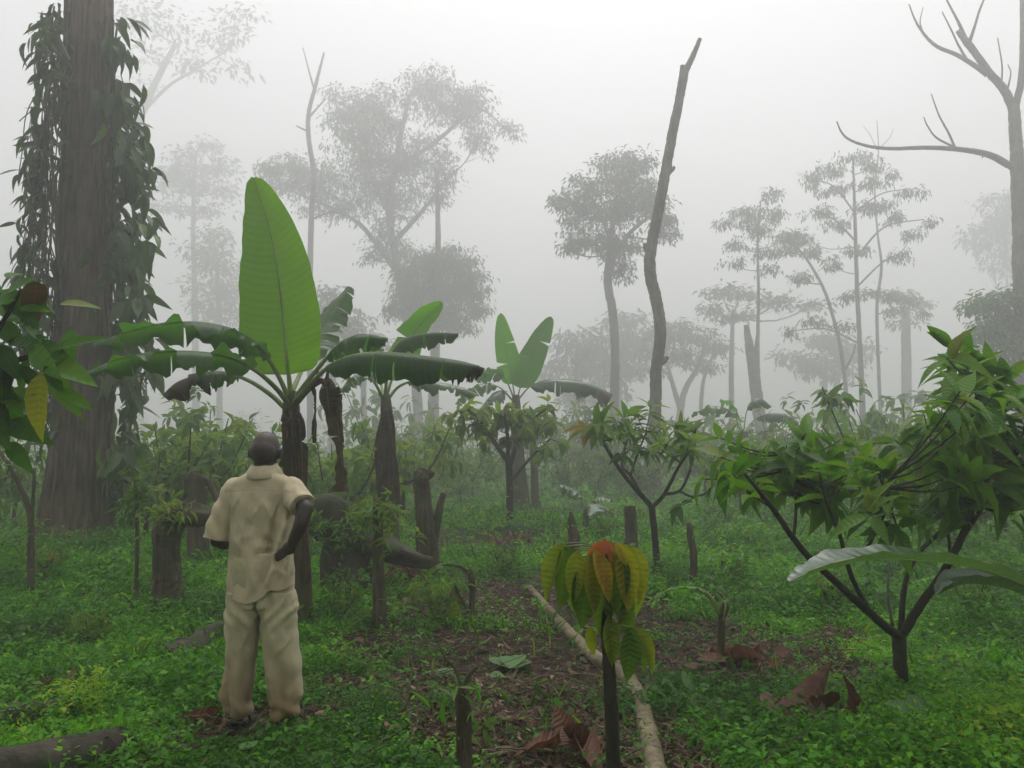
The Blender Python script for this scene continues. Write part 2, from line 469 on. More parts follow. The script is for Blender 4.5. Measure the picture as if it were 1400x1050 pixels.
def make_cover():
    mb = MB()
    for (n, y0, y1, sc, hh) in ((36000, 2.6, 4.6, 1.0, 1.0), (52000, 4.6, 8, 1.15, 1.0), (46000, 8, 14, 1.65, 1.2), (22000, 14, 28, 3.2, 1.6), (12000, 28, 60, 6, 2.2)):
        x, y = scatter(n, y0, y1)
        b = brown(x, y)
        keep = RNG.random(n) > np.maximum(b * .97, .55 * (fbm(x * 3.1, y * 3.1, 87, 3) > .58))
        x, y = x[keep], y[keep]; m = len(x)
        lush = np.clip(fbm(x * .9, y * .9, 21, 3) * 2.6 - .8, 0, 1.2)
        k = 7
        tall = RNG.random(m) < .07 * (.2 + 2 * lush)
        h = (.02 + .085 * RNG.random(m) * (.25 + 1.2 * lush)) * hh * (sc ** .5) * (1 + 1.3 * tall)
        az = RNG.random((m, k)) * 2 * np.pi
        rr = (.006 + .045 * RNG.random((m, k))) * sc
        hx = x[:, None] + rr * np.cos(az); hy = y[:, None] + rr * np.sin(az)
        hz = gh(x, y)[:, None] + h[:, None] * (.35 + .65 * RNG.random((m, k)))
        el = RNG.normal(.05, .4, (m, k))
        d = np.stack([np.cos(az) * np.cos(el), np.sin(az) * np.cos(el), np.sin(el)], -1)
        up = np.stack([RNG.normal(0, .35, (m, k)), RNG.normal(0, .35, (m, k)), np.ones((m, k))], -1)
        L = (.012 + .022 * RNG.random((m, k))) * sc * (.7 + .6 * fbm(x * 2.2, y * 2.2, 61, 2) + .8 * tall)[:, None]
        yel = fbm(x * .7 + 9, y * .7, 33, 3)
        t = np.clip(RNG.normal(.42, .17, (m, k)) + (yel[:, None] - .5) * 1.3 + RNG.normal(0, .12, (m, 1)), 0, 1)
        mb.leaves(np.stack([hx, hy, hz], -1).reshape(-1, 3), d.reshape(-1, 3), up.reshape(-1, 3), L.ravel(), (L * .62).ravel(), T_LOW, t.ravel(), RNG.normal(1, .5, m * k))
    o = mb.build('ground_cover', M['herb']); o['kind'] = 'stuff'
    # thin upright grass blades here and there
    mb = MB()
    x, y = scatter(9000, 3, 22)
    keep = (fbm(x * .8, y * .8, 55, 3) > .5)
    x, y = x[keep], y[keep]; m = len(x)
    L = (.08 + .16 * RNG.random(m)) * np.clip(y / 8, .8, 2)
    d = np.stack([RNG.normal(0, .5, m), RNG.normal(0, .5, m), np.ones(m)], -1)
    mb.leaves(np.stack([x, y, gh(x, y)], -1), d, RNG.normal(0, 1, (m, 3)), L, L * .06, T_MED, RNG.random(m), RNG.normal(1.2, .5, m))
    o = mb.build('grass', M['herb']); o['kind'] = 'stuff'
make_cover()

def make_litter():
    mb = MB()
    for (n, y0, y1, sc) in ((26000, 2.6, 6, 1.0), (24000, 6, 14, 1.4), (6000, 14, 30, 2.4)):
        x, y = scatter(n, y0, y1)
        b = brown(x, y)
        keep = RNG.random(n) < np.maximum(b, .06)
        x, y = x[keep], y[keep]; m = len(x)
        az = RNG.random(m) * 6.283; el = RNG.normal(0, .28, m)
        L = (.02 + .06 * RNG.random(m) ** 2.2) * sc
        d = np.stack([np.cos(az) * np.cos(el), np.sin(az) * np.cos(el), np.sin(el)], -1)
        up = np.stack([RNG.normal(0, .4, m), RNG.normal(0, .4, m), np.ones(m)], -1)
        t = np.clip(RNG.beta(1.6, 3.2, m) + (RNG.random(m) < .04) * .45, 0, 1)
        mb.leaves(np.stack([x, y, gh(x, y) + .012 + .03 * RNG.random(m)], -1), d, up, L, L * (.35 + .2 * RNG.random(m)), T_MED, t, RNG.normal(.3, 1.0, m))
    o = mb.build('leaf_litter', M['dry']); o['kind'] = 'stuff'
    mb = MB()
    x, y = scatter(26000, 2.7, 13)
    b = brown(x, y); keep = RNG.random(len(x)) < np.maximum(b * .75, .05)
    for X, Y_ in zip(x[keep], y[keep]):
        a = RNG.random() * 6.283; L = .06 + .40 * RNG.random() ** 2.5
        e = RNG.normal(.05, .16)
        p0 = np.array((X, Y_, float(gh(X, Y_)) + .015))
        p1 = p0 + L * np.array((math.cos(a), math.sin(a), e))
        pm = (p0 + p1) / 2 + RNG.normal(0, .05 * L, 3)
        r = .0016 + .004 * RNG.random() ** 2
        mb.tube([p0, pm, p1], [r, r * .9, r * .5], 4, RNG.random(), caps=False)
    o = mb.build('twig_litter', M['twig']); o['kind'] = 'stuff'
make_litter()

# ------------------------------------------------------------------ trees in the fog
def pix_path(pts, Y, dy=None):
    """pixel polyline with radii in pixels -> world path and radii, at about Y metres"""
    out = []; rad = []
    for i, p in enumerate(pts):
        yy = Y + (0 if dy is None else dy[i])
        out.append(P(p[0], p[1], yy)); rad.append(pxm(p[2], yy) if len(p) > 2 else .05)
    return np.array(out), np.array(rad)

def limb_tube(mb, pts, Y, seg=8, sides=8, t=.5, jit=.05, dy=None):
    pa, ra = pix_path(pts, Y, dy)
    n = max(4, seg * (len(pts) - 1))
    path = spline(pa, n); r = np.interp(np.linspace(0, 1, n), np.linspace(0, 1, len(ra)), ra)
    path[1:-1] += RNG.normal(0, 1, (n - 2, 3)) * r[1:-1, None] * .035
    mb.tube(path, r, sides, t, jit=jit * .6)
    return path, r

def to_ground(pts, Y):
    """first point of a trunk polyline is dropped to the ground below it"""
    X = P(pts[0][0], pts[0][1], Y)
    zg = float(gh(X[0], Y)) - .15
    v = 622.0
    for _ in range(20):
        v += (P(pts[0][0], v, Y)[2] - zg) * F / Y
    return [(pts[0][0], v, pts[0][2] * 1.25)] + list(pts)

def clump_leaves(mb, c, rad, n, L, wf, droop, tmpl, tint, spread=1.0, jit=.12):
    """leaves radiating from a few twig tips in a ball round c"""
    pos = c + RNG.normal(0, 1, (n, 3)) * rad * .5
    out = nrm(pos - c + RNG.normal(0, .25, (n, 3)) * rad)
    d = nrm(out * np.array((1, 1, .6)) * spread + np.array((0, 0, -droop)) + RNG.normal(0, .3, (n, 3)))
    up = RNG.normal(0, .35, (n, 3)) + np.array((0, 0, 1.0)) + out * .3
    LL = L * (.65 + .6 * RNG.random(n))
    mb.leaves(pos, d, up, LL, LL * wf, tmpl, np.clip(tint + RNG.normal(0, jit, n), 0, 1), RNG.normal(1, .5, n))

def fog_tree(name, label, trunks, Y, blobs, L=.28, wf=.34, dens=1.0, depth=.8, droop=.6, bark='farbark', limbs=(), flat=1.0, rc=.5, tint=.45, group=None, cat='tree', twig=.02, mat='canopy', tmpl=None, ground=True):
    if Y > 24.5 and name != 'dead_trunk': Y *= (2.2 if 26 < Y < 50 else 1.7); L *= 1.45; rc *= 1.55; twig *= 1.5; dens *= 1.25
    trunks = [list(t) for t in trunks]
    if ground: trunks[0] = to_ground(trunks[0], Y)
    loc = base(trunks[0][0][0], Y)
    root = thing(name, label, cat, loc, group)
    tb = MB(); skel = []
    for k, t in enumerate(trunks):
        path, r = limb_tube(tb, t, Y, sides=14, jit=.09 if bark == 'palebark' else .05, seg=14)
        skel.append(path[len(path) // 4:] if k == 0 else path)
    tb.build('trunk', M[bark], root)
    bb = MB()
    for t in limbs:
        path, r = limb_tube(bb, t, Y, sides=6); skel.append(path)
    cm = MB(); skel = np.vstack(skel)
    for (cx, cy_, rx, ry) in blobs:
        dY = RNG.normal(0, 1) * pxm(rx, Y) * .5 * depth
        c = P(cx, cy_, Y + dY); Rx = pxm(rx, Y); Rz = pxm(ry, Y); Ry = Rx * depth
        cost = np.linalg.norm(skel - c, axis=1) + 1.2 * np.maximum(0, skel[:, 2] - c[2] + .4 * Rx)
        a = skel[np.argmin(cost)]
        mid = a * .45 + c * .55 + np.array((0, 0, -.12 * np.linalg.norm(c - a)))
        bp = spline([a, mid, c], 7)
        bb.tube(bp, np.linspace(twig * 2.2, twig, 7) * (1 + Rx * .25), 5, caps=False)
        nc = max(3, int(dens * 5.5 * (Rx * Rz) / (rc * rc)) + 2)
        for k in range(nc):
            q = RNG.normal(0, 1, 3); q /= np.linalg.norm(q); q *= RNG.random() ** .45
            cc = c + q * np.array((Rx, Ry, Rz)) * .92
            s = bp[RNG.integers(3, 7)]
            m2 = (s + cc) / 2 + RNG.normal(0, .1, 3) * np.linalg.norm(cc - s) + np.array((0, 0, .05))
            bb.tube([s, m2, cc], [twig, twig * .6, twig * .3], 3, caps=False)
            clump_leaves(cm, cc, rc * np.array((1, 1, .7 * flat)), int(13 + 8 * RNG.random()), L, wf, droop, tmpl or T_LOW, tint + RNG.normal(0, .15))
    bb.build('branch', M[bark], root)
    cm.build('crown', M[mat], root)
    return root

# the tall dense tree and its neighbours, centre left
fog_tree('broadleaf_tree', 'tall grey tree in the mist with wide uneven crown, tallest in the left half', [[(572, 632, 7.5), (570, 540, 7), (557, 440, 6.5), (545, 378, 6), (540, 345, 5.5), (532, 290, 5), (545, 200, 4), (560, 130, 2)]], 42,
         [(470, 160, 32, 28), (455, 130, 14, 14), (515, 150, 55, 40), (500, 190, 60, 38), (585, 112, 48, 26), (600, 140, 55, 32), (645, 145, 42, 40), (690, 175, 24, 13), (655, 190, 26, 24), (560, 215, 65, 45), (495, 240, 58, 38), (605, 235, 26, 30), (400, 225, 42, 26), (440, 245, 40, 34), (395, 255, 36, 20), (370, 235, 24, 14), (470, 285, 35, 25), (540, 275, 58, 36), (598, 270, 22, 18), (520, 320, 26, 24), (550, 345, 36, 22), (510, 350, 20, 14), (430, 285, 22, 12)],
         L=.42, wf=.36, dens=.75, rc=.62, limbs=[[(543, 372, 5), (520, 340, 4), (490, 305, 3), (455, 285, 2), (420, 270, 1.5)], [(532, 290, 4), (500, 230, 3), (480, 180, 2)], [(545, 230, 4), (600, 190, 3), (650, 150, 2), (680, 165, 1)], [(540, 330, 4), (580, 285, 3), (610, 245, 2)]])
fog_tree('broadleaf_tree', 'misty tree with low round bushy crown just above the second banana plant', [[(593, 630, 8), (593, 540, 7.5), (596, 440, 6), (599, 380, 4.5), (599, 330, 4), (598, 270, 3), (596, 230, 2)]], 38,
         [(612, 355, 46, 24), (590, 365, 40, 24), (605, 395, 62, 40), (565, 405, 34, 28), (640, 392, 32, 36), (600, 430, 48, 22), (545, 425, 22, 14), (655, 425, 16, 16), (625, 445, 30, 16), (555, 380, 26, 18)], L=.42, wf=.32, dens=1.05, droop=.9, rc=.55, tint=.35)
fog_tree('bare_tree', 'slim leafless tree with a forked top standing left of the tall misty tree', [[(424, 600, 4.5), (424, 480, 4.2), (424, 370, 4), (426, 290, 4), (429, 240, 3.6), (422, 190, 3.4), (422, 155, 3), (432, 115, 2.6), (443, 72, 1.2)]], 37, [],
         limbs=[[(422, 160, 2.4), (430, 152, 1.5), (445, 135, .9)], [(430, 125, 1.5), (422, 95, 1), (414, 65, .6)], [(421, 180, 1.6), (405, 172, .9)], [(426, 300, 1.6), (452, 290, 1.2), (470, 294, .7)]])
fog_tree('misty_tree', 'very faint tree with flat layered crown tiers seen between big trunk and banana leaf', [[(268, 560, 5), (266, 400, 4), (264, 300, 3), (268, 210, 2)]], 82,
         [(272, 200, 34, 12), (262, 222, 55, 14), (300, 228, 30, 14), (235, 245, 40, 12), (260, 258, 50, 14), (305, 255, 30, 14), (225, 280, 34, 9), (275, 285, 45, 11), (250, 240, 40, 14)], L=.8, wf=.4, dens=.6, rc=1.1, droop=.2, flat=.6)
fog_tree('misty_tree', 'very faint rounded tree lower down in the fog left of the tall banana leaf', [[(300, 560, 4), (300, 430, 4), (295, 340, 2)]], 74,
         [(285, 325, 36, 16), (270, 350, 36, 18), (315, 355, 36, 22), (290, 390, 48, 24), (330, 400, 36, 26), (300, 430, 44, 20), (345, 440, 34, 22), (270, 415, 26, 14)], L=.8, wf=.4, dens=.6, rc=1.1, droop=.3)
fog_tree('giant_tree', 'giant tree barely visible in fog at the top beside the massive trunk', [[(140, 600, 9), (146, 420, 8), (160, 250, 7), (205, 130, 5), (240, 60, 3)]], 76,
         [(230, 30, 66, 26), (300, 50, 46, 26), (280, 95, 44, 18), (190, 20, 46, 20), (330, 90, 30, 16), (215, 80, 40, 16), (190, 110, 24, 12), (330, 20, 30, 16)], L=.9, wf=.4, dens=.38, rc=1.6, droop=.3,
         limbs=[[(196, 152, 3), (230, 118, 2.4), (262, 98, 1.8), (310, 70, 1)]])
fog_tree('misty_shrub_tree', 'small pale tree in mist directly behind the ragged back leaf of the main banana plant', [[(455, 600, 5), (455, 480, 4), (450, 420, 3)]], 52,
         [(445, 400, 28, 14), (440, 425, 34, 20), (465, 440, 24, 22), (425, 450, 30, 22), (450, 470, 36, 22)], L=.5, wf=.4, dens=.7, rc=.7)
# the round tree and the tall snag, centre right
fog_tree('round_crown_tree', 'slim pale tree with one rounded leafy crown standing left of the tall branchless trunk', [[(839, 600, 7), (840, 540, 6.6), (841, 490, 6), (838, 430, 6), (831, 388, 6), (834, 340, 4.5), (842, 270, 3)]], 30,
         [(845, 222, 42, 18), (880, 218, 16, 14), (805, 255, 36, 20), (860, 250, 40, 24), (770, 272, 18, 12), (790, 285, 36, 24), (845, 285, 50, 36), (795, 325, 32, 20), (840, 335, 40, 26), (848, 368, 22, 16), (905, 300, 22, 24), (885, 265, 26, 20), (895, 275, 22, 20), (775, 340, 12, 8), (918, 318, 12, 10)], L=.33, wf=.36, dens=.85, rc=.42, tint=.5,
         limbs=[[(831, 385, 5), (836, 340, 3.5), (820, 290, 2.5), (800, 260, 1.5)], [(833, 360, 4), (860, 320, 3), (895, 290, 2)]])
fog_tree('dead_trunk', 'tall crooked branchless dead trunk with a splintered top rising from a broad dark base', [[(888, 676, 16.53), (890, 655, 13.48), (894, 610, 9.57), (896, 560, 8.27), (897, 510, 7.83), (903, 455, 7.83), (897, 410, 8.27), (889, 375, 8.27), (890, 340, 7.83), (899, 295, 7.39), (909, 240, 7.39), (918, 190, 6.96), (928, 140, 6.09), (934, 108, 6.6), (938, 96, 4.6), (948, 75, 3.8), (957, 53, 2.8)]], 30, [], bark='palebark',
         limbs=[[(929, 128, 5), (933, 104, 5), (934, 90, 4.2)], [(891, 350, 5), (884, 340, 4), (881, 333, 2.5)], [(909, 240, 4), (919, 232, 3), (922, 228, 2)], [(899, 500, 5), (909, 492, 4), (913, 488, 2.5)]], cat='dead tree')
# group of light trees at the right
fog_tree('slender_tree', 'slender upright tree with open layered sprays, tallest leafy one at right', [[(1180, 600, 4.34), (1179, 550, 4.03), (1176, 480, 3.22), (1172, 400, 2.85), (1169, 300, 2.23), (1166, 215, 1.24)]], 33,
         [(1165, 214, 26, 8), (1135, 232, 30, 9), (1108, 246, 22, 9), (1194, 224, 24, 9), (1220, 238, 12, 8), (1132, 260, 28, 8), (1118, 290, 26, 8), (1146, 306, 24, 8), (1176, 285, 24, 10), (1206, 278, 22, 9), (1246, 262, 22, 8), (1222, 295, 22, 8), (1270, 304, 16, 6), (1245, 320, 18, 7), (1228, 350, 22, 8), (1138, 358, 20, 7), (1172, 342, 22, 8), (1102, 328, 20, 8), (1165, 406, 22, 6), (1110, 437, 24, 7), (1084, 455, 14, 6), (1152, 446, 20, 5), (1185, 250, 26, 10)], L=.34, wf=.30, dens=.42, rc=.36, droop=1.0, flat=1.1, depth=.8, tint=.6, twig=.011,
         limbs=[[(1172, 350, 1.68), (1210, 310, 1.12), (1262, 300, 0.70)], [(1170, 330, 1.68), (1140, 300, 1.12), (1108, 285, 0.70)], [(1168, 290, 1.40), (1140, 255, 0.98), (1110, 245, 0.63)], [(1168, 290, 1.40), (1205, 265, 0.98), (1245, 258, 0.56)], [(1175, 470, 1.40), (1130, 450, 0.98), (1085, 452, 0.63)], [(1174, 390, 1.40), (1205, 360, 0.98), (1232, 345, 0.63)]])
fog_tree('slender_tree', 'slim straight tree with small leafy crown behind the broken forked snag at right', [[(1040, 600, 3.10), (1037, 540, 2.73), (1036, 470, 2.48), (1037, 400, 2.11), (1036, 330, 1.61), (1040, 275, 0.93)]], 34,
         [(1056, 264, 18, 9), (1020, 286, 28, 10), (996, 304, 18, 8), (1038, 312, 26, 12), (1068, 292, 20, 12), (1008, 333, 22, 8), (1046, 345, 24, 10), (1072, 325, 18, 10), (1002, 358, 18, 6), (1052, 368, 18, 7), (1024, 300, 22, 10)], L=.34, wf=.30, dens=.42, rc=.36, droop=1.0, flat=1.1, depth=.8, tint=.55, twig=.011)
fog_tree('snag', 'broken grey snag standing close beside the slim straight tree', [[(1042, 600, 9), (1037, 560, 8.5), (1030, 505, 7.5), (1024, 470, 6), (1020, 444, 3.5)]], 32, [], bark='palebark', cat='dead tree', limbs=[[(1036, 510, 3.5), (1034, 478, 3), (1037, 450, 2)]])
fog_tree('slanting_tree', 'thin tree leaning left with a curved trunk between slim straight tree and slender upright tree', [[(1160, 600, 3.10), (1156, 530, 2.73), (1148, 470, 2.48), (1130, 405, 2.11), (1108, 362, 1.74), (1088, 336, 1.24)]], 35,
         [(1085, 322, 18, 8), (1072, 340, 16, 7), (1110, 345, 16, 7), (1096, 380, 16, 6)], L=.34, dens=.9, rc=.36, tint=.55, limbs=[[(1156, 505, 1.75), (1166, 485, 1.40), (1170, 470, 0.98)]])
fog_tree('bare_tree', 'thin wispy tree with bare forked tip right behind the slender upright tree', [[(1205, 600, 2.48), (1201, 500, 2.23), (1199, 420, 2.11), (1205, 365, 1.86), (1200, 320, 1.36), (1196, 260, 0.99), (1201, 210, 0.74), (1199, 165, 0.43)]], 37,
         [(1215, 405, 20, 6), (1238, 408, 18, 6), (1262, 428, 12, 5), (1225, 425, 18, 5), (1190, 400, 14, 5)], L=.34, dens=.8, rc=.36, tint=.5, limbs=[[(1199, 205, 0.63), (1190, 185, 0.49), (1180, 172, 0.35)], [(1200, 205, 0.63), (1215, 190, 0.49), (1222, 176, 0.35)], [(1200, 430, 0.98), (1230, 420, 0.70), (1260, 428, 0.49)]])
fog_tree('misty_tree', 'faint tree with flat spreading crown deep in fog behind the slim straight tree', [[(1000, 600, 4), (1000, 500, 3.5), (1002, 430, 2.5)]], 58, [(985, 398, 32, 9), (1010, 405, 34, 9), (1065, 412, 50, 7), (975, 425, 24, 9), (1010, 432, 36, 9), (1110, 418, 34, 7)], L=.6, wf=.4, dens=.7, rc=.7, flat=.5, droop=.2)
fog_tree('misty_tree', 'faint straight trunk with sparse tuft deep in fog right of the light trees', [[(1240, 600, 7), (1239, 500, 6.5), (1238, 420, 5.5)]], 62, [(1232, 402, 24, 8), (1255, 415, 22, 7), (1240, 440, 24, 7)], L=.6, dens=.6, rc=.7, flat=.5)
fog_tree('spreading_tree', 'low spreading tree with forked stems in the mist right of the tall dead trunk', [[(922, 640, 6), (928, 580, 5), (936, 535, 4), (955, 500, 3), (965, 470, 2)], [(930, 560, 4), (918, 520, 3), (908, 480, 2)], [(958, 560, 3), (962, 520, 2.5), (975, 485, 2)]], 46,
         [(925, 448, 34, 12), (905, 462, 30, 14), (955, 462, 36, 14), (930, 485, 48, 14), (985, 475, 22, 12), (890, 480, 20, 12), (960, 500, 30, 9), (905, 505, 22, 8)], L=.5, wf=.4, dens=.7, rc=.6, tint=.5)
for (lbl, cx, Y, blobs) in (
    ('pale round treetop looming in the fog between banana plants and round crowned tree', 790, 66, [(790, 470, 40, 20), (770, 500, 40, 24), (820, 500, 44, 26), (800, 535, 60, 22)]),
    ('pale broad treetop in the fog directly behind the slim trunk of round crowned tree', 850, 72, [(850, 440, 36, 18), (835, 465, 40, 20), (870, 470, 34, 24), (850, 500, 48, 22)]),
    ('faint tree mass behind the misty right edge above the dense green tree', 1385, 80, [(1370, 280, 36, 26), (1400, 300, 40, 36), (1350, 320, 40, 22), (1390, 350, 50, 26)]),
    ('faint low treetop in the fog behind the light trees at right', 1130, 70, [(1120, 470, 44, 14), (1160, 480, 44, 16), (1090, 490, 36, 14), (1130, 505, 60, 14)]),
    ('faint low treetop in the fog just left of the second banana plant', 500, 60, [(480, 440, 30, 14), (500, 470, 40, 20), (470, 490, 40, 22)]),
):
    fog_tree('misty_tree', lbl, [[(cx, 600, 5), (cx - 3, 540, 4), (cx, 490, 3)]], Y, blobs, L=.8, wf=.42, dens=.6, rc=.9)
fog_tree('dense_tree', 'dense dark green tree at the right edge above the cacao crown', [[(1412, 640, 8), (1412, 560, 7), (1408, 480, 5)]], 25,
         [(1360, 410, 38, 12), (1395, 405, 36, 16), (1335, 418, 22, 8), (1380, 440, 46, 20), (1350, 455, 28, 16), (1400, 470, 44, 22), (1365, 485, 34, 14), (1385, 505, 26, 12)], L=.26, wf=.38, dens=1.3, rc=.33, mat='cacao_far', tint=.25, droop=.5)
# leafless tree at the right edge
fog_tree('leafless_tree', 'big leafless tree with long curved bare limbs at the right edge', [[(1412, 690, 20), (1407, 560, 17), (1402, 430, 14), (1397, 350, 12), (1394, 280, 10), (1390, 210, 8.5), (1386, 145, 7.5)]], 25, [], bark='palebark', cat='dead tree', limbs=[
    [(1386, 150, 7), (1372, 122, 6), (1353, 100, 5.5), (1335, 75, 5), (1322, 58, 5.5), (1309, 42, 3)], [(1350, 102, 4), (1330, 88, 3.4), (1306, 74, 2.8), (1280, 63, 2.4), (1262, 45, 1.8), (1250, 25, 1.3), (1243, 6, .8)],
    [(1326, 88, 2), (1312, 65, 1.6), (1300, 40, 1.3), (1288, 16, .8)], [(1322, 58, 3.4), (1310, 30, 2), (1297, 5, 1.4), (1285, -20, 1)], [(1324, 62, 3), (1332, 38, 2), (1340, 12, 1.6), (1352, -15, 1)],
    [(1387, 150, 5.5), (1396, 110, 5), (1398, 60, 4), (1397, 0, 3)], [(1369, 116, 1.6), (1370, 90, 1.2), (1364, 52, .8)], [(1378, 120, 1.5), (1382, 100, 1), (1378, 88, .6)], [(1262, 45, 1.2), (1258, 30, .9), (1262, 10, .5)],
    [(1394, 232, 5.5), (1380, 226, 5), (1353, 212, 4.4), (1318, 205, 3.6), (1271, 202, 3), (1212, 203, 2.4), (1180, 198, 1.9), (1160, 190, 1.6), (1150, 180, 1.3), (1144, 166, .9)],
    [(1306, 203, 2), (1297, 182, 1.7), (1284, 158, 1.3), (1273, 128, .7)], [(1302, 200, 1.7), (1280, 188, 1.3), (1268, 172, 1), (1263, 160, .6)], [(1396, 100, 3), (1402, 80, 2), (1410, 50, 2)], [(1345, 210, 1.2), (1343, 216, 1)]])

# distant wood that reads as one mass
def make_wood():
    mb = MB()
    for k in range(150):
        Y = 48 + 110 * RNG.random() ** .8
        x = (RNG.random() * 2 - 1) * Y * .78
        hgt = 1.0 + 3.0 * RNG.random() * (Y / 55)
        zg = float(gh(x, Y)); rx = 1.2 + 2.0 * RNG.random()
        for j in range(9):
            q = RNG.normal(0, 1, 3); q /= np.linalg.norm(q)
            c = np.array((x, Y, zg + hgt * .5)) + q * np.array((rx, rx, hgt * .5))
            clump_leaves(mb, c, .6, 22, .5, .4, .4, T_LOW, .45 + RNG.normal(0, .15))
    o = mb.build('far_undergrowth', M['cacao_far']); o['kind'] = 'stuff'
make_wood()

# ------------------------------------------------------------------ the big vine covered trunk
def big_tree():
    Y = 13.6
    pts = [(100, 772, 66), (101, 750, 55), (104, 715, 47), (109, 660, 41), (113, 600, 38.5), (114, 500, 36.5), (115, 400, 35), (118, 300, 34), (120, 200, 32.5), (121, 100, 32), (122, 0, 31.5), (122, -120, 31)]
    root = thing('giant_tree', 'massive dark trunk hung with creepers at the left with flared buttress roots', 'tree', base(104, Y))
    mb = MB()
    pa, ra = pix_path(pts, Y); n = 90
    path = spline(pa, n); r = np.interp(np.linspace(0, 1, n), np.linspace(0, 1, len(ra)), ra)
    ph = RNG.random(6) * 6.28
    def flute(s, th):
        k = np.exp(-s * 9)
        return (1 + k * (.16 * np.sin(5 * th + .6) + .10 * np.sin(9 * th + 2)) + .028 * np.sin(13 * th + 3 * s + ph[0]) + .02 * np.sin(21 * th + ph[1] + 5 * s) + .02 * np.sin(7 * th + 20 * s + ph[2]))
    mb.tube(path, r, 96, .5, flute=flute, jit=.006)
    mb.build('trunk', M['bigbark'], root)
    b = MB()
    for k in range(0):
        a = -2.6 + k * .95
        x0 = root.location.x + .72 * math.sin(a); y0 = Y - .72 * math.cos(a)
        e = np.array((x0 + .6 * math.sin(a), y0 - .6 * math.cos(a)))
        p = [(x0, y0, float(gh(x0, y0)) + .42), (x0 * .6 + e[0] * .4, y0 * .6 + e[1] * .4, float(gh(x0, y0)) + .16), (e[0], e[1], float(gh(*e)) - .06)]
        b.tube(spline(p, 8), np.linspace(.20, .06, 8), 8, jit=.1)
    return root
big_tree()

def creeper(label, anchors, nleaf, hang, spread, L=.26):
    """a climbing plant: strands along the trunk side, hanging strands and drooping leaves"""
    Y = 13.2
    loc = base(anchors[0][0], Y)
    root = thing('climbing_creeper', label, 'creeper', loc)
    st = MB(); lf = MB(); skel = []
    for k in range(5):
        pa = [P(px + RNG.normal(0, 4), py, Y - .1 + RNG.normal(0, .25)) for (px, py, rx) in anchors]
        path = spline(pa, 40); path[:, :2] += np.cumsum(RNG.normal(0, .012, (40, 2)), axis=0)
        st.tube(path, .018, 5, caps=False); skel.append(path)
    for (x0, y0, x1, y1) in hang:
        a = P(x0, y0, Y + RNG.normal(0, .25)); b = P(x1, y1, Y + RNG.normal(0, .25))
        m1 = a * .66 + b * .34 + RNG.normal(0, .09, 3); m2 = a * .33 + b * .67 + RNG.normal(0, .09, 3)
        path = spline([a, m1, m2, b], 16)
        st.tube(path, .006 + .006 * RNG.random(), 4, caps=False); skel.append(path)
    st.build('stem', M['stump'], root)
    n0 = len(anchors)
    for k in range(nleaf):
        s = RNG.random() * (n0 - 1); i = int(s); f = s - i
        ax = anchors[i][0] * (1 - f) + anchors[i + 1][0] * f; ay = anchors[i][1] * (1 - f) + anchors[i + 1][1] * f; rx = anchors[i][2] * (1 - f) + anchors[i + 1][2] * f
        # sprays of 3 to 7 leaves with gaps between
        c = P(ax + spread * rx * RNG.random() ** .8 + RNG.normal(0, 5), ay + RNG.normal(0, 6), Y + RNG.normal(0, .35))
        m = RNG.integers(3, 8)
        pos = c + RNG.normal(0, .10, (m, 3))
        d = np.stack([RNG.normal(.35 * spread, .45, m), RNG.normal(-.1, .4, m), RNG.normal(-.85, .35, m)], -1)
        up = np.stack([RNG.normal(spread, .4, m), RNG.normal(-.7, .4, m), RNG.normal(.7, .3, m)], -1)
        LL = L * (.6 + .8 * RNG.random(m))
        lf.leaves(pos, d, up, LL, LL * .34, T_MED, np.clip(RNG.normal(.42, .2, m), 0, 1), RNG.normal(1, .6, m))
    lf.build('foliage', M['vine'], root)
    return root
hang = [(60 + 26 * random.random() - 20 * (y > 120), y, 22 + 62 * random.random(), y + 90 + 190 * random.random()) for y in [40 + 6.2 * i for i in range(48)]]
creeper('curtain of dangling vines and leaves down the left side of the massive trunk', [(74, 600, 20), (74, 470, 40), (76, 380, 52), (80, 280, 44), (82, 180, 32), (86, 90, 18), (88, 10, 26)], 150, hang, -1, .32)
hang = [(154, y, 160 + 45 * random.random(), y + 40 + 90 * random.random()) for y in [60 + 16 * i for i in range(24)]]
creeper('leafy creeper with drooping leaves down the right side of the massive trunk', [(150, 680, 20), (150, 560, 40), (152, 470, 62), (152, 400, 46), (152, 320, 46), (152, 230, 44), (152, 140, 14), (153, 30, 14)], 135, hang, 1, .36)

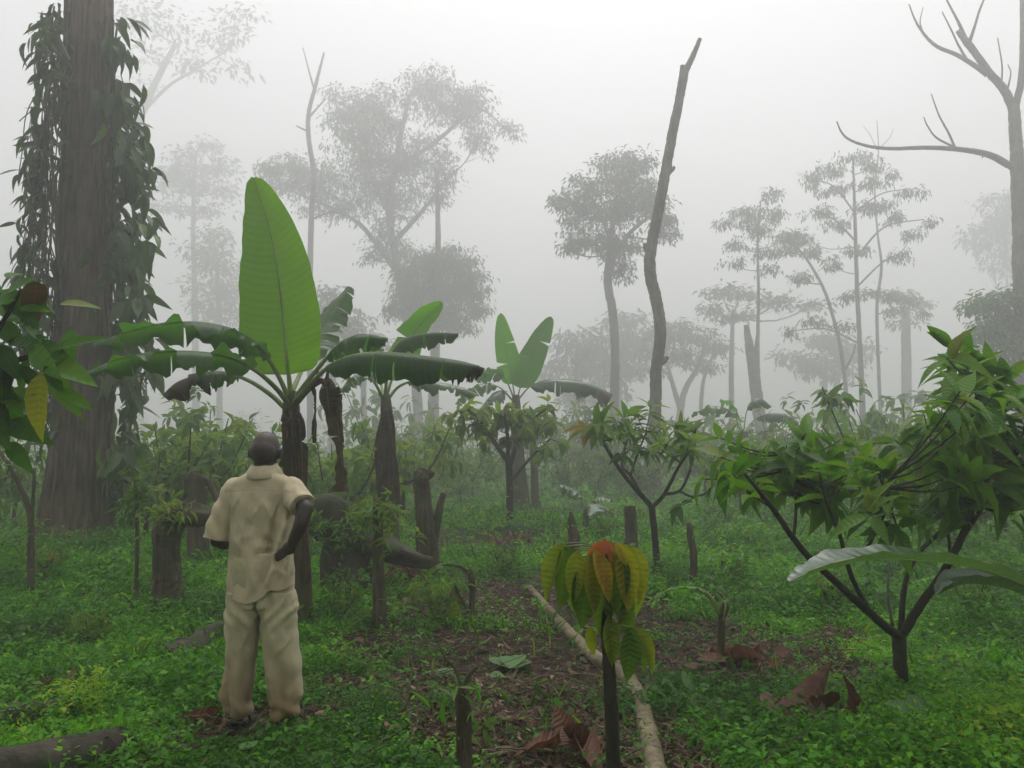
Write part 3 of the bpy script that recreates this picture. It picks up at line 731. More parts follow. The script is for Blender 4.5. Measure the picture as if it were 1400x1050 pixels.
# ------------------------------------------------------------------ banana plants
def banana_leaf(root, path, width, mat, tint=.4, side=None, droop=(.5, .5), tears=5, ripple=.06, start=.22, prof='long', petiole=.022, name='leaf', droopL=None, sag=0., tipcut=0., pmat='petiole', gap=.05):
    """one leaf: midrib along a 3D path, two half blades of strips that may be torn apart"""
    path = spline(path, 60)
    L = np.linalg.norm(np.diff(path, axis=0), axis=1).sum()
    T = nrm(np.gradient(path, axis=0))
    if side is None:
        S = nrm(np.cross(T, np.array((0, 0, 1.0))) + 1e-6)
    else:
        s0 = np.asarray(side, float); S = nrm(s0 - T * (T @ s0)[:, None])
    U = np.cross(S, T); U = U * np.sign(U[:, 2:3] + 1e-9) if side is None else U
    mb = MB()
    ph = RNG.random() * 6.28
    def at(t):
        t = np.clip(t, 0, 1) * 59
        i = np.minimum(t.astype(int), 58); f = (t - i)[..., None]
        return (path[i] * (1 - f) + path[i + 1] * f, S[i] * (1 - f) + S[i + 1] * f, U[i] * (1 - f) + U[i + 1] * f, T[i])
    for sd, dr in ((-1, droop[0]), (1, droop[1])):
        cuts = [0.] + sorted(RNG.random(tears) * .9 + .05) + [1.]
        for a, b in zip(cuts[:-1], cuts[1:]):
            nu = max(3, int((b - a) * 40) + 1)
            nv = 9
            q = np.linspace(a, b, nu)[:, None] * np.ones(nv)
            sv = np.linspace(0, 1, nv)[None] * np.ones((nu, 1))
            g = gap * (.3 + RNG.random()) if tears else 0.
            mid = (a + b) / 2
            q2 = mid + (q - mid) * (1 - g * sv ** 1.5 * 2)
            q2 = np.clip(q2, 0, 1)
            if prof == 'paddle':
                wd = np.sin(np.pi * np.clip(q2, 0, 1) ** .74) ** .44 * (1 - .34 * q2)
                wd = np.where(q2 < .04, wd * .9, wd)
            elif prof == 'strip':
                wd = np.ones_like(q2) * (.8 + .35 * np.sin(q2 * 9 + ph))
            else:
                wd = np.sin(np.pi * np.clip(q2 * .96 + .02, 0, 1) ** .85) ** .55
            wd = np.maximum(wd, .03)
            if tipcut: wd = np.where(q2 > 1 - tipcut, wd * .8, wd)
            p, s_, u_, t_ = at(start + (1 - start) * q2)
            lean = .35 * sv * width            # lateral veins run forward
            ang = dr * sv ** 1.2 + (RNG.normal(0, .22) if tears else 0) * sv
            wv = width * wd * sv
            rip = ripple * width * np.sin(q2 * 26 + ph + sd) * sv ** 2 + ripple * .6 * width * np.sin(q2 * 61 + 2 * ph) * sv ** 3
            x = wv * np.cos(ang); z = -wv * np.sin(ang) + rip + .10 * wv * (1 - sv)
            pt = p + sd * s_ * x[..., None] + u_ * z[..., None] + np.array((0, 0, -1.)) * (sag * wv)[..., None]
            tt = np.clip(tint + RNG.normal(0, .05) + 0 * sv, 0, 1)
            i = np.arange(nu - 1)[:, None] * nv; j = np.arange(nv - 1)[None]
            f = np.stack([i + j, i + j + 1, i + nv + j + 1, i + nv + j], -1).reshape(-1, 4)
            if sd < 0: f = f[:, ::-1]
            mb.add(pt.reshape(-1, 3), f, tt.ravel(), (sd * (sv * .94 + .06)).ravel(), q2.ravel())
    lf = mb.build(name, M[mat], root)
    rb = MB()
    r = petiole * np.interp(np.linspace(0, 1, 60), [0, start, .6, 1], [1.3, .9, .5, .15])
    rb.tube(path - U * (r * .4)[:, None], r, 7)
    rb.build('midrib', M[pmat], lf)
    return lf

def LP(pts, Y):   # pixel points (x, y, extra depth) round a plant at Y metres
    return np.array([P(p[0], p[1], Y + (p[2] if len(p) > 2 else 0)) for p in pts])

def pseudostem(root, pts, Y, sheaths=True, mat='stem'):
    mb = MB(); pts = to_ground(pts, Y)
    pa, ra = pix_path(pts, Y); n = 40
    path = spline(pa, n); r = np.interp(np.linspace(0, 1, n), np.linspace(0, 1, len(ra)), ra)
    mb.tube(path, r, 16, jit=.03, flute=lambda s, th: 1 + .06 * np.sin(3 * th + s * 2) + .03 * np.sin(8 * th))
    mb.build('pseudostem', M[mat], root)

def main_banana():
    Y = 8.0
    root = thing('banana_plant', 'large banana plant behind the man with one huge upright bright green leaf', 'banana plant', base(414, Y))
    pseudostem(root, [(414, 835, 13), (412, 780, 12.5), (407, 710, 12.5), (399, 650, 12), (397, 610, 11), (397, 580, 12), (398, 556, 11.5), (398, 535, 7)], Y)
    # upright leaf facing the camera
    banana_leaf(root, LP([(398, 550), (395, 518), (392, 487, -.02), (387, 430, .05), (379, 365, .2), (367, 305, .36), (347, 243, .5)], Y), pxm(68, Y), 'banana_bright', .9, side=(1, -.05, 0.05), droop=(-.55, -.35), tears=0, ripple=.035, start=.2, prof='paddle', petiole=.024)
    # long arching leaves to the left
    banana_leaf(root, LP([(397, 548), (385, 520, -.1), (366, 488, -.25), (340, 462, -.4), (305, 446, -.5), (255, 440, -.6), (195, 448, -.7), (128, 470, -.75)], Y), .215, 'banana', .24, droop=(.25, 1.15), tears=4, ripple=.2, start=.27, sag=.06)
    banana_leaf(root, LP([(396, 553), (378, 530, -.3), (350, 506, -.6), (315, 489, -.8), (270, 481, -1.), (215, 481, -1.1), (165, 490, -1.2), (118, 510, -1.2)], Y), .19, 'banana', .22, droop=(.25, 1.1), tears=4, ripple=.2, start=.30, sag=.06)
    lf = banana_leaf(root, LP([(394, 560), (370, 538, .1), (340, 519, .2), (310, 509, .3), (285, 508, .3), (258, 512, .35)], Y), .16, 'banana', .12, droop=(.9, 1.1), tears=6, ripple=.15, start=.5, sag=.2)
    banana_leaf(root, LP([(284, 512, .34), (262, 515, .30), (240, 524, .26), (222, 540, .22)], Y), .20, 'banana_dead', .30, droop=(.6, 1.25), tears=1, ripple=.06, start=.0, sag=.1, prof='strip', petiole=.010, pmat='petiole', gap=.02)
    # right hand leaves
    banana_leaf(root, LP([(399, 548), (420, 520, -.1), (445, 490, -.2), (468, 468, -.25), (495, 457, -.3), (530, 462, -.35)], Y), .24, 'banana', .15, droop=(.8, 1.1), tears=3, ripple=.12, start=.42, sag=.1)
    banana_leaf(root, LP([(401, 550), (425, 524, -.4), (450, 500, -.7), (485, 485, -.9), (530, 482, -1.0), (580, 487, -1.1), (625, 493, -1.2), (655, 500, -1.25)], Y), .24, 'banana', .16, droop=(.5, 1.2), tears=4, ripple=.10, start=.28, sag=.12)
    banana_leaf(root, LP([(608, 492, -1.16), (630, 494, -1.2), (662, 503, -1.26)], Y), .15, 'banana_dead', .15, droop=(.8, 1.3), tears=3, ripple=.2, start=.0, sag=.2, petiole=.01)
    banana_leaf(root, LP([(399, 535), (415, 500, .5), (432, 465, .8), (452, 425, 1.), (479, 392, 1.1)], Y), .25, 'banana_pale', .5, side=(.75, -.5, -.35), droop=(.5, .3), tears=9, ripple=.08, start=.3)
    # dead leaves hanging down
    banana_leaf(root, LP([(402, 555), (425, 530, -.1), (448, 520, -.15), (458, 540, -.18), (464, 590, -.2), (468, 640, -.2), (471, 672, -.2)], Y), .115, 'banana_dead', .45, side=(1, -.25, 0), droop=(.7, 1.0), tears=5, ripple=.30, start=.30, prof='strip', pmat='twig', gap=.02)
    banana_leaf(root, LP([(405, 552), (425, 528, -.2), (440, 520, -.25), (447, 535, -.28), (450, 570, -.28)], Y), .13, 'banana_dead', .35, side=(1, .3, 0), droop=(.9, .6), tears=2, ripple=.25, start=.45, prof='strip', pmat='twig', gap=.03)
    banana_leaf(root, LP([(404, 553), (420, 530, -.3), (430, 535, -.34), (431, 570, -.34), (430, 606, -.34)], Y), .035, 'banana_dead', .1, side=(1, 0, 0), droop=(.8, .8), tears=3, ripple=.4, start=.35, prof='strip', pmat='twig')
    for (x1, x2, y2, w) in ((393, 391, 640, .07), (404, 407, 690, .07), (398, 402, 740, .08), (411, 419, 800, .06), (400, 399, 660, .06)):
        banana_leaf(root, LP([(398, 560), ((398 + x1) / 2, 568, -.14), (x1, 590, -.18), ((x1 + x2) / 2, (590 + y2) / 2, -.18), (x2, y2, -.16)], Y), w, 'banana_dead', .35, side=(1, .2, 0), droop=(.6, .9), tears=2, ripple=.3, start=.1, prof='strip', pmat='twig', petiole=.012)
    return root
main_banana()

def second_banana():
    Y = 12.6
    root = thing('banana_plant', 'mid sized banana plant with brown dead sheaths right of the main one', 'banana plant', base(526, Y))
    pseudostem(root, [(526, 735, 20), (527, 690, 18), (528, 640, 14), (529, 590, 10), (528, 560, 8), (527, 540, 6)], Y)
    banana_leaf(root, LP([(527, 548), (535, 520), (548, 490, .1), (562, 462, .2), (582, 435, .3), (605, 413, .3)], Y), .34, 'banana', .85, side=(1, -.1, .5), droop=(-.1, -.1), tears=1, ripple=.03, start=.2, prof='paddle')
    banana_leaf(root, LP([(526, 545), (530, 510, -.3), (540, 478, -.5), (560, 461, -.7), (590, 455, -.8), (627, 456, -.9)], Y), .26, 'banana', .18, droop=(.6, 1.2), tears=3, ripple=.1, start=.35)
    banana_leaf(root, LP([(528, 548), (545, 528, .1), (570, 520, .1), (600, 523, .1), (632, 530, .1), (655, 540, .1)], Y), .24, 'banana_pale', .4, droop=(.4, .9), tears=8, ripple=.12, start=.3)
    banana_leaf(root, LP([(524, 545), (512, 522, -.2), (496, 512, -.3), (478, 518, -.35), (465, 535, -.4)], Y), .22, 'banana_pale', .3, droop=(.4, .9), tears=6, ripple=.12, start=.3)
    banana_leaf(root, LP([(525, 545), (520, 520, .5), (512, 490, .8), (505, 470, .9)], Y), .22, 'banana_pale', .4, side=(1, 0, 0), droop=(.3, .3), tears=5, ripple=.1, start=.3)
    for (x1, x2, y2, w) in ((520, 516, 680, .09), (536, 541, 650, .08), (530, 545, 690, .07), (524, 512, 640, .06), (533, 530, 690, .10)):
        banana_leaf(root, LP([(528, 558), ((528 + x1) / 2, 565, -.2), (x1, 590, -.25), ((x1 + x2) / 2, 630, -.25), (x2, y2, -.22)], Y), w, 'banana_dead', .4, side=(1, .2, 0), droop=(.6, .9), tears=2, ripple=.3, start=.15, prof='strip', pmat='twig', petiole=.016)
second_banana()

def third_banana():
    Y = 23.0
    root = thing('banana_plant', 'hazy banana plant in the middle with two upright paddle leaves forming a V', 'banana plant', base(708, Y))
    pseudostem(root, [(712, 720, 14), (711, 690, 13), (708, 640, 10), (706, 590, 8), (705, 560, 7), (705, 540, 5)], Y, mat='stem')
    pseudostem(root, [(736, 720, 7), (732, 690, 6), (730, 640, 5), (728, 590, 4)], Y, mat='stem')
    banana_leaf(root, LP([(704, 545), (700, 520), (694, 490), (688, 460), (684, 428)], Y), 0.415, 'banana', .9, side=(1, 0, 0), droop=(-.15, -.15), tears=1, ripple=.02, start=.2, prof='paddle')
    banana_leaf(root, LP([(707, 545), (714, 520, .1), (726, 490, .2), (740, 460, .3), (754, 433, .3)], Y), 0.488, 'banana', .55, side=(1, -.2, .4), droop=(-.1, .1), tears=1, ripple=.02, start=.15, prof='paddle')
    banana_leaf(root, LP([(709, 545), (725, 528, -.2), (750, 519, -.3), (785, 520, -.4), (815, 528, -.4), (838, 540, -.4)], Y), 0.439, 'banana_pale', .3, droop=(.4, 1.1), tears=8, ripple=.12, start=.2, sag=.1)
    banana_leaf(root, LP([(785, 522, -.41), (805, 527, -.41), (836, 541, -.41)], Y), 0.366, 'banana_dead', .6, droop=(.8, 1.2), tears=5, ripple=.12, start=.0, prof='strip', petiole=.01)
    banana_leaf(root, LP([(703, 545), (692, 520, -.3), (676, 506, -.5), (655, 508, -.6), (640, 520, -.7)], Y), 0.415, 'banana', .35, droop=(.4, .9), tears=3, ripple=.1, start=.3)
    banana_leaf(root, LP([(702, 548), (684, 530, .2), (662, 524, .2), (640, 535, .2), (622, 552, .2)], Y), 0.390, 'banana_pale', .4, droop=(.4, 1.), tears=6, ripple=.1, start=.3)
    banana_leaf(root, LP([(703, 550), (690, 536, -.6), (680, 535, -1), (668, 545, -1.2), (655, 560, -1.3)], Y), 0.366, 'banana_pale', .3, droop=(.4, 1.), tears=6, ripple=.1, start=.3)
third_banana()

def small_banana(label, px, Y, leaves, stem, group=None):
    root = thing('banana_plant', label, 'banana plant', base(px, Y), group)
    pseudostem(root, stem, Y)
    for (pts, w_, mt, ti, dr, *sd) in leaves:
        banana_leaf(root, LP(pts, Y), w_, mt, ti, droop=dr, side=sd[0] if sd else None, tears=0 if sd else 4, ripple=.05 if sd else .1, start=.3, petiole=.018)
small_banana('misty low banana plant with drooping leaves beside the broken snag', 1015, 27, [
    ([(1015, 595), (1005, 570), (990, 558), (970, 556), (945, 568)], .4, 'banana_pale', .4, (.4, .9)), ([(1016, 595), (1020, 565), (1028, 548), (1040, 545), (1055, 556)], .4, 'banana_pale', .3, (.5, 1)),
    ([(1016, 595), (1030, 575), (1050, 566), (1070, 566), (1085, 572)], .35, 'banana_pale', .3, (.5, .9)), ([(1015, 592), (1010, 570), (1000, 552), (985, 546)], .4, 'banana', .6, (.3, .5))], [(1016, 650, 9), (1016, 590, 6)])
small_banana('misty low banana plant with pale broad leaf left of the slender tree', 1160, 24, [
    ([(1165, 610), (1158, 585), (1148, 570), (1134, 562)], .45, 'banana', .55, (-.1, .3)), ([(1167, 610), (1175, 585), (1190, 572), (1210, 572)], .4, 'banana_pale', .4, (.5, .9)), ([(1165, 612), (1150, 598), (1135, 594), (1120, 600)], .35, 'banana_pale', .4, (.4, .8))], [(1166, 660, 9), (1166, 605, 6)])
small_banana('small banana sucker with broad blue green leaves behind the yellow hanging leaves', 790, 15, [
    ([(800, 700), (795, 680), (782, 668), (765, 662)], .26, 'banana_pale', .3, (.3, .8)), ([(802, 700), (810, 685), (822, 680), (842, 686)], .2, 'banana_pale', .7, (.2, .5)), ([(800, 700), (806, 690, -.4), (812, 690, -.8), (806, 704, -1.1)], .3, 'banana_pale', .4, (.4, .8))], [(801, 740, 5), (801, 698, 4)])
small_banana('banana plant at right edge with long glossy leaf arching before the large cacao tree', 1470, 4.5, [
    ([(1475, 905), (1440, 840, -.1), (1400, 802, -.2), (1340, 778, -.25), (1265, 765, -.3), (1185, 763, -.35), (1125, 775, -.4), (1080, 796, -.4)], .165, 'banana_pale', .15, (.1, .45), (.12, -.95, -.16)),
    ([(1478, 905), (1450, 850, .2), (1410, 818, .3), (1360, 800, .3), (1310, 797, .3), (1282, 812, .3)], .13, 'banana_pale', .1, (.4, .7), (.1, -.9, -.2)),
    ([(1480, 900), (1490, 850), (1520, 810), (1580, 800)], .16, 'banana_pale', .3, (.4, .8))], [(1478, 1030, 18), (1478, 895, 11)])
small_banana('young banana sucker with one pale leaf lying out beside the orange tipped sapling', 975, 6.3, [
    ([(985, 838), (968, 812), (945, 803), (915, 806), (886, 822)], .085, 'banana', .6, (.0, .5)), ([(985, 838), (988, 815), (980, 808)], .03, 'banana_dead', .2, (.5, .5)), ([(985, 835), (990, 822, -.1), (992, 830, -.15), (988, 850, -.18)], .03, 'banana_dead', .2, (.5, .9))], [(986, 870, 5), (986, 832, 4)])

# ------------------------------------------------------------------ cacao trees
def rosette(lf, c, axis, n, L, mat_t, wf=.36, tmpl=None, droop=.45, jit=.12):
    """leaves set round the end of a twig, hanging outwards"""
    axis = nrm(axis)
    a = RNG.random(n) * 6.283
    e1 = nrm(np.cross(axis, (.3, .5, .8))); e2 = np.cross(axis, e1)
    out = e1[None] * np.cos(a)[:, None] + e2[None] * np.sin(a)[:, None]
    back = RNG.random(n)
    pos = c - axis * (back * .16)[:, None] + out * .01
    d = nrm(out * (.8 + .4 * RNG.random((n, 1))) + axis * (.75 - .6 * back)[:, None] + np.array((0, 0, -1.)) * (droop * (.4 + RNG.random((n, 1)))))
    up = axis + np.array((0, 0, .8)) + RNG.normal(0, .25, (n, 3))
    LL = L * (.55 + .6 * RNG.random(n))
    lf.leaves(pos, d, up, LL, LL * wf, tmpl or T_BIG, np.clip(mat_t + RNG.normal(0, jit, n) + .22 * (back < .25), 0, .86 if mat_t < .85 else 1), RNG.normal(1.0, .6, n))

def cacao(name, label, Y, trunk, branches, clusters, L=.24, mat='cacao', n=11, tmpl=None, depth=.35, tint=.5, droop=.45, twig=.006, cat='cacao tree'):
    trunk = to_ground(trunk, Y)
    root = thing(name, label, cat, base(trunk[0][0], Y))
    tb = MB(); pth, _ = limb_tube(tb, trunk, Y, sides=12, jit=.06); tb.build('trunk', M['cacaobark'], root)
    skel = []
    for b in branches:
        bm_ = MB()
        dd = RNG.normal(0, 1) * depth * 1.2
        dy = [dd * (i / (len(b) - 1)) for i in range(len(b))]
        path, r = limb_tube(bm_, b, Y, sides=8, dy=dy); skel.append(path[len(path) // 2:])
        bm_.build('branch', M['cacaobark'], root)
    sk = np.vstack(skel)
    cm = MB(); tw = MB()
    for c in clusters:
        (px, py) = c[:2]; k = c[2] if len(c) > 2 else 1; ti = c[3] if len(c) > 3 else tint
        near = sk[np.argmin(np.linalg.norm(sk - P(px, py, Y), axis=1))]
        dY = near[1] - Y + RNG.normal(0, depth * .6)
        cc = P(px, py, Y + dY)
        a = sk[np.argmin(np.linalg.norm(sk - cc, axis=1) + .8 * np.maximum(0, sk[:, 2] - cc[2]))]
        for q in range(k):
            c2 = cc + RNG.normal(0, .07, 3) * (q > 0) * 1.6
            m = (a * .5 + c2 * .5) + np.array((0, 0, -.04))
            tw.tube(spline([a, m, c2], 6), np.linspace(twig * 1.5, twig * .6, 6), 5, caps=False)
            rosette(cm, c2, c2 - m + np.array((0, 0, .05)), n, L, ti, tmpl=tmpl, droop=droop)
    tw.build('twig', M['cacaobark'], root)
    cm.build('crown', M[mat], root)
    return root

cacao('cacao_tree', 'large cacao tree with thin forked branches and glossy leaves, nearest tree at the right', 5.5,
      [(1234, 960, 10.66), (1233, 930, 8.20), (1230, 895, 8.61), (1229, 868, 9.02)],
      [[(1229, 870, 6.56), (1205, 852, 5.74), (1142, 795, 4.92), (1095, 749, 4.43), (1054, 692, 3.61), (1018, 648, 2.05)], [(1193, 842, 3.28), (1165, 790, 3.28), (1147, 728, 2.79), (1131, 690, 2.05), (1120, 645, 1.31)],
       [(1232, 865, 4.51), (1237, 800, 3.69), (1255, 757, 3.28), (1301, 710, 2.46), (1320, 660, 1.64)], [(1233, 868, 6.56), (1262, 822, 5.74), (1285, 790, 5.25), (1311, 743, 4.92), (1332, 687, 4.10), (1346, 635, 3.28), (1348, 565, 2.46), (1330, 510, 1.64)],
       [(1182, 757, 2.46), (1198, 725, 2.13), (1210, 700, 1.64), (1215, 655, 1.23)], [(1311, 743, 3.28), (1345, 690, 2.79), (1375, 640, 2.46), (1400, 590, 1.64)], [(1085, 735, 2.46), (1088, 700, 1.97), (1086, 660, 1.48), (1078, 620, 0.98)], [(1300, 765, 2.46), (1296, 720, 1.97), (1290, 660, 1.64), (1280, 620, 1.15)],
       [(1220, 855, 2.05), (1214, 810, 1.64), (1216, 770, 1.15)]],
      [(985, 625, 1), (1005, 612, 2), (1012, 640, 2), (1030, 655, 2), (1045, 630, 2), (1075, 608, 3), (1072, 640, 2), (1105, 620, 3), (1110, 650, 3), (1140, 625, 2), (1130, 655, 3), (1160, 645, 2), (1150, 672, 2), (1100, 668, 2), (1180, 660, 2), (1185, 700, 1),
       (1205, 640, 2), (1215, 672, 2), (1235, 650, 2), (1240, 690, 2), (1255, 620, 3), (1280, 640, 2), (1290, 600, 3), (1275, 575, 2), (1305, 565, 3), (1310, 540, 3), (1300, 515, 2), (1295, 490, 1, .75), (1330, 530, 3), (1335, 560, 3), (1345, 505, 2), (1360, 540, 3), (1365, 575, 3), (1380, 520, 3), (1390, 550, 3), (1400, 580, 3), (1395, 610, 3), (1360, 610, 3), (1330, 605, 3), (1320, 640, 3), (1350, 655, 2), (1385, 650, 3), (1405, 630, 2), (1300, 670, 2), (1265, 660, 2), (1410, 540, 2), (1230, 615, 1), (1180, 625, 1, .8), (1340, 690, 1), (1395, 690, 2)], L=.24, depth=.40, n=8, tint=.68, droop=.25)
cacao('cacao_tree', 'smaller open cacao tree with wide forked stem standing on the clearing right of middle', 10.4,
      [(899, 800, 5.5), (898, 770, 4.8), (895, 730, 4.6), (891, 693, 4.6)],
      [[(891, 693, 3.6), (869, 668, 3.2), (846, 640, 2.8), (826, 606, 2.3), (814, 578, 1.6)], [(876, 676, 2.6), (862, 650, 2.2), (850, 634, 1.8), (858, 600, 1.4)], [(892, 693, 3.2), (908, 676, 2.8), (926, 642, 2.2), (940, 620, 1.6)], [(908, 676, 2.4), (930, 670, 2), (944, 640, 1.8), (949, 600, 1.4), (952, 585, 1)], [(930, 672, 1.8), (948, 679, 1.5), (972, 672, 1.1)], [(862, 650, 1.8), (872, 620, 1.4), (884, 590, 1)]],
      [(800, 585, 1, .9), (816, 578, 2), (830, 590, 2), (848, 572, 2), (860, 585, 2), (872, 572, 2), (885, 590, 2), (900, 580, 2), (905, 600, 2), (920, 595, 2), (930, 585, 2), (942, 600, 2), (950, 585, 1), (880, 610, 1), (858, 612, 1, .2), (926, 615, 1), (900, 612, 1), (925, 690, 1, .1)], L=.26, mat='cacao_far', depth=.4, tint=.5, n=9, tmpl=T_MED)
cacao('cacao_tree', 'cacao tree with pale yellowish hanging leaves beneath the V shaped banana leaves', 16.5,
      [(697, 720, 6), (697, 690, 5), (697, 660, 5), (695, 630, 4.5)],
      [[(695, 632, 4), (680, 610, 3.4), (660, 580, 2.6), (640, 560, 1.8)], [(696, 640, 3.4), (708, 605, 2.8), (728, 575, 2), (745, 560, 1.4)], [(695, 632, 3), (694, 600, 2.5), (690, 565, 1.8)], [(697, 660, 2.4), (722, 630, 2), (752, 600, 1.4)]],
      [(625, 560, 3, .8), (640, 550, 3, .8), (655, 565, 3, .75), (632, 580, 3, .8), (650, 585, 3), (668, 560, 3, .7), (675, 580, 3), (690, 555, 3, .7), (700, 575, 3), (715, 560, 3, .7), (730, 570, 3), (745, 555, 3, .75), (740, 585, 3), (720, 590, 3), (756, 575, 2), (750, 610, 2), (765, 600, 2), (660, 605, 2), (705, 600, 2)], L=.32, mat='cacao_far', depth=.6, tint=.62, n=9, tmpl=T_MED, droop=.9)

# background shrubs: copies of four grown forms
def shrub_proto(seed, label, Hh, lean):
    global RNG
    keep = RNG; RNG = np.random.default_rng(seed)
    root = thing('cacao_shrub', label, 'shrub', (0, 0, 0))
    tb = MB(); fork = Hh * (.22 + .12 * RNG.random())
    p0 = np.array((0, 0, -.1)); p1 = np.array((.05 * lean, 0, fork))
    tb.tube(spline([p0, (p0 + p1) / 2 + RNG.normal(0, .02, 3), p1], 8), np.linspace(.05, .038, 8), 8, jit=.06); tb.build('trunk', M['cacaobark'], root)
    cm = MB()
    for k in range(6):
        a = k * 1.05 + RNG.random() * .7
        rr = Hh * (.25 + .28 * RNG.random()); top = Hh * (.62 + .32 * RNG.random())
        tip = np.array((rr * math.cos(a), rr * math.sin(a), top))
        mid = p1 * .5 + tip * .5 + np.array((.10 * math.cos(a), .10 * math.sin(a), -.08 * Hh))
        path = spline([p1, mid, tip], 12)
        bb = MB(); bb.tube(path, np.linspace(.026, .008, 12), 6, caps=False); bb.build('branch', M['cacaobark'], root)
        for q in range(13):
            s = path[RNG.integers(3, 12)]
            c = s + RNG.normal(0, .13 * Hh, 3) * np.array((1, 1, .7))
            rosette(cm, c, (c - s) + np.array((0, 0, .1)), 8, .25, .5 + RNG.normal(0, .17), tmpl=T_MED, droop=.65)
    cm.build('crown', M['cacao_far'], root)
    RNG = keep
    return root
SH = [(188, 14, 600, 'hazy cacao shrub close beside the massive trunk, behind the thin sapling'),
      (240, 15, 575, 'hazy cacao shrub above the arching stump left of the man'),
      (292, 17, 560, 'hazy cacao shrub behind the left shoulder of the man'),
      (335, 13.5, 572, 'yellow green cacao shrub just behind the head of the man'),
      (455, 15, 575, 'hazy cacao shrub behind the hanging dead banana leaf'),
      (490, 17, 590, 'hazy cacao shrub between the two nearest banana stems'),
      (572, 24, 585, 'hazy cacao shrub at the foot of the paired pale trunks'),
      (612, 26, 605, 'small misty cacao shrub right of the paired pale trunks'),
      (646, 23, 600, 'misty cacao shrub left of the cacao with hanging yellowish leaves'),
      (770, 24, 580, 'misty cacao shrub right of the hazy banana plant in the middle'),
      (815, 23, 600, 'misty low cacao shrub behind the yellow hanging leaves'),
      (962, 23, 590, 'hazy cacao shrub right of the open cacao tree on the clearing'),
      (1012, 15, 610, 'low hazy cacao shrub behind left crown of the large cacao tree'),
      (1215, 12, 560, 'reddish tipped cacao shrub behind the middle of the large cacao tree'),
      (1090, 25, 590, 'misty cacao shrub below the slim straight tree'),
      (1370, 13, 600, 'hazy cacao shrub behind the right branches of the large cacao tree'),
      (1450, 10, 560, 'cacao shrub at the right edge behind the dark cacao crown'),
      (25, 15, 600, 'hazy cacao shrub left of the massive trunk behind thin bent stems'),
      (-30, 11, 580, 'cacao shrub at the left edge beyond the hanging green leaves'),
      (410, 20, 600, 'misty cacao shrub behind the stem of the main banana plant'),
      (540, 26, 612, 'faint cacao shrub far behind the second banana plant'),
      (680, 28, 612, 'faint low cacao shrub far behind the middle banana plant'),
      (850, 26, 610, 'faint cacao shrub far behind the slim trunk of the round crowned tree'),
      (930, 30, 600, 'faint cacao shrub far behind, right of the tall dead trunk'),
      (1120, 32, 600, 'faint cacao shrub far behind the slanting tree'),
      (1270, 28, 600, 'faint cacao shrub far behind the large cacao tree'),
      (215, 22, 590, 'faint cacao shrub far behind, right of the massive trunk'),
      (265, 12, 560, 'green cacao shrub with broad leaves between massive trunk and the man'),
      (312, 15, 550, 'tall hazy cacao shrub under the brown broken banana leaf'),
      (205, 12, 590, 'low green cacao shrub right beside the flared foot of the massive trunk'),
      (375, 12, 590, 'green cacao shrub between the man\'s head and the main banana stem'),
      (470, 12, 600, 'green cacao shrub under the long right leaf of the main banana plant'),
      (550, 15, 590, 'hazy cacao shrub just right of the second banana stem'),
      (630, 21, 620, 'low hazy cacao shrub behind the tall pale stump'),
      (590, 36, 560, 'tall misty cacao shrub in front of the paired pale trunks'),
      (745, 36, 550, 'tall misty cacao shrub under the right leaf of the middle banana plant'),
      (800, 36, 565, 'tall misty cacao shrub at the foot of the round crowned tree'),
      (870, 23, 600, 'hazy cacao shrub behind the fork of the open cacao tree'),
      (985, 36, 570, 'tall misty cacao shrub left of the broken snag'),
      (1060, 20, 580, 'misty cacao shrub at the foot of the broken snag'),
      (1140, 16, 585, 'hazy cacao shrub above the middle of the large cacao tree'),
      (1185, 36, 560, 'tall misty cacao shrub at the foot of the slender upright tree'),
      (1240, 18, 560, 'hazy cacao shrub left of the tall crown of the large cacao tree'),
      (1320, 18, 570, 'hazy cacao shrub hidden behind the tall crown of the large cacao tree'),
      (1300, 11, 620, 'low cacao shrub seen through the branches of the large cacao tree'),
      (525, 36, 560, 'very faint cacao shrub far behind, between the two nearest banana plants'),
      (830, 36, 560, 'very faint cacao shrub far behind, left of the tall dead trunk'),
      (950, 36, 570, 'very faint cacao shrub far behind the spreading tree'),
      (1100, 40, 570, 'very faint cacao shrub far behind the light trees'),
      (1250, 40, 560, 'very faint cacao shrub far behind the faint straight trunk'),
      (650, 40, 570, 'very faint cacao shrub far behind, left of the V shaped banana leaves')]
protos = [shrub_proto(100 + i, 'x', 2.2, RNG.normal()) for i in range(4)]
for i, (px, Y, top, lbl) in enumerate(SH):
    Y *= 1.22; top += RNG.normal(0, 20) - 6
    b = base(px, Y); h = P(px, top, Y)[2] - b[2]
    if i < 4:
        r = protos[i]; r.location = b; r.rotation_euler = (0, 0, RNG.random() * 6.28); r.scale = (h / 2.2,) * 3; r['label'] = lbl; r['group'] = 'cacao shrubs in the mist'
    else:
        dup(protos[i % 4], b, RNG.random() * 6.28, h / 2.2, lbl, 'cacao shrubs in the mist')

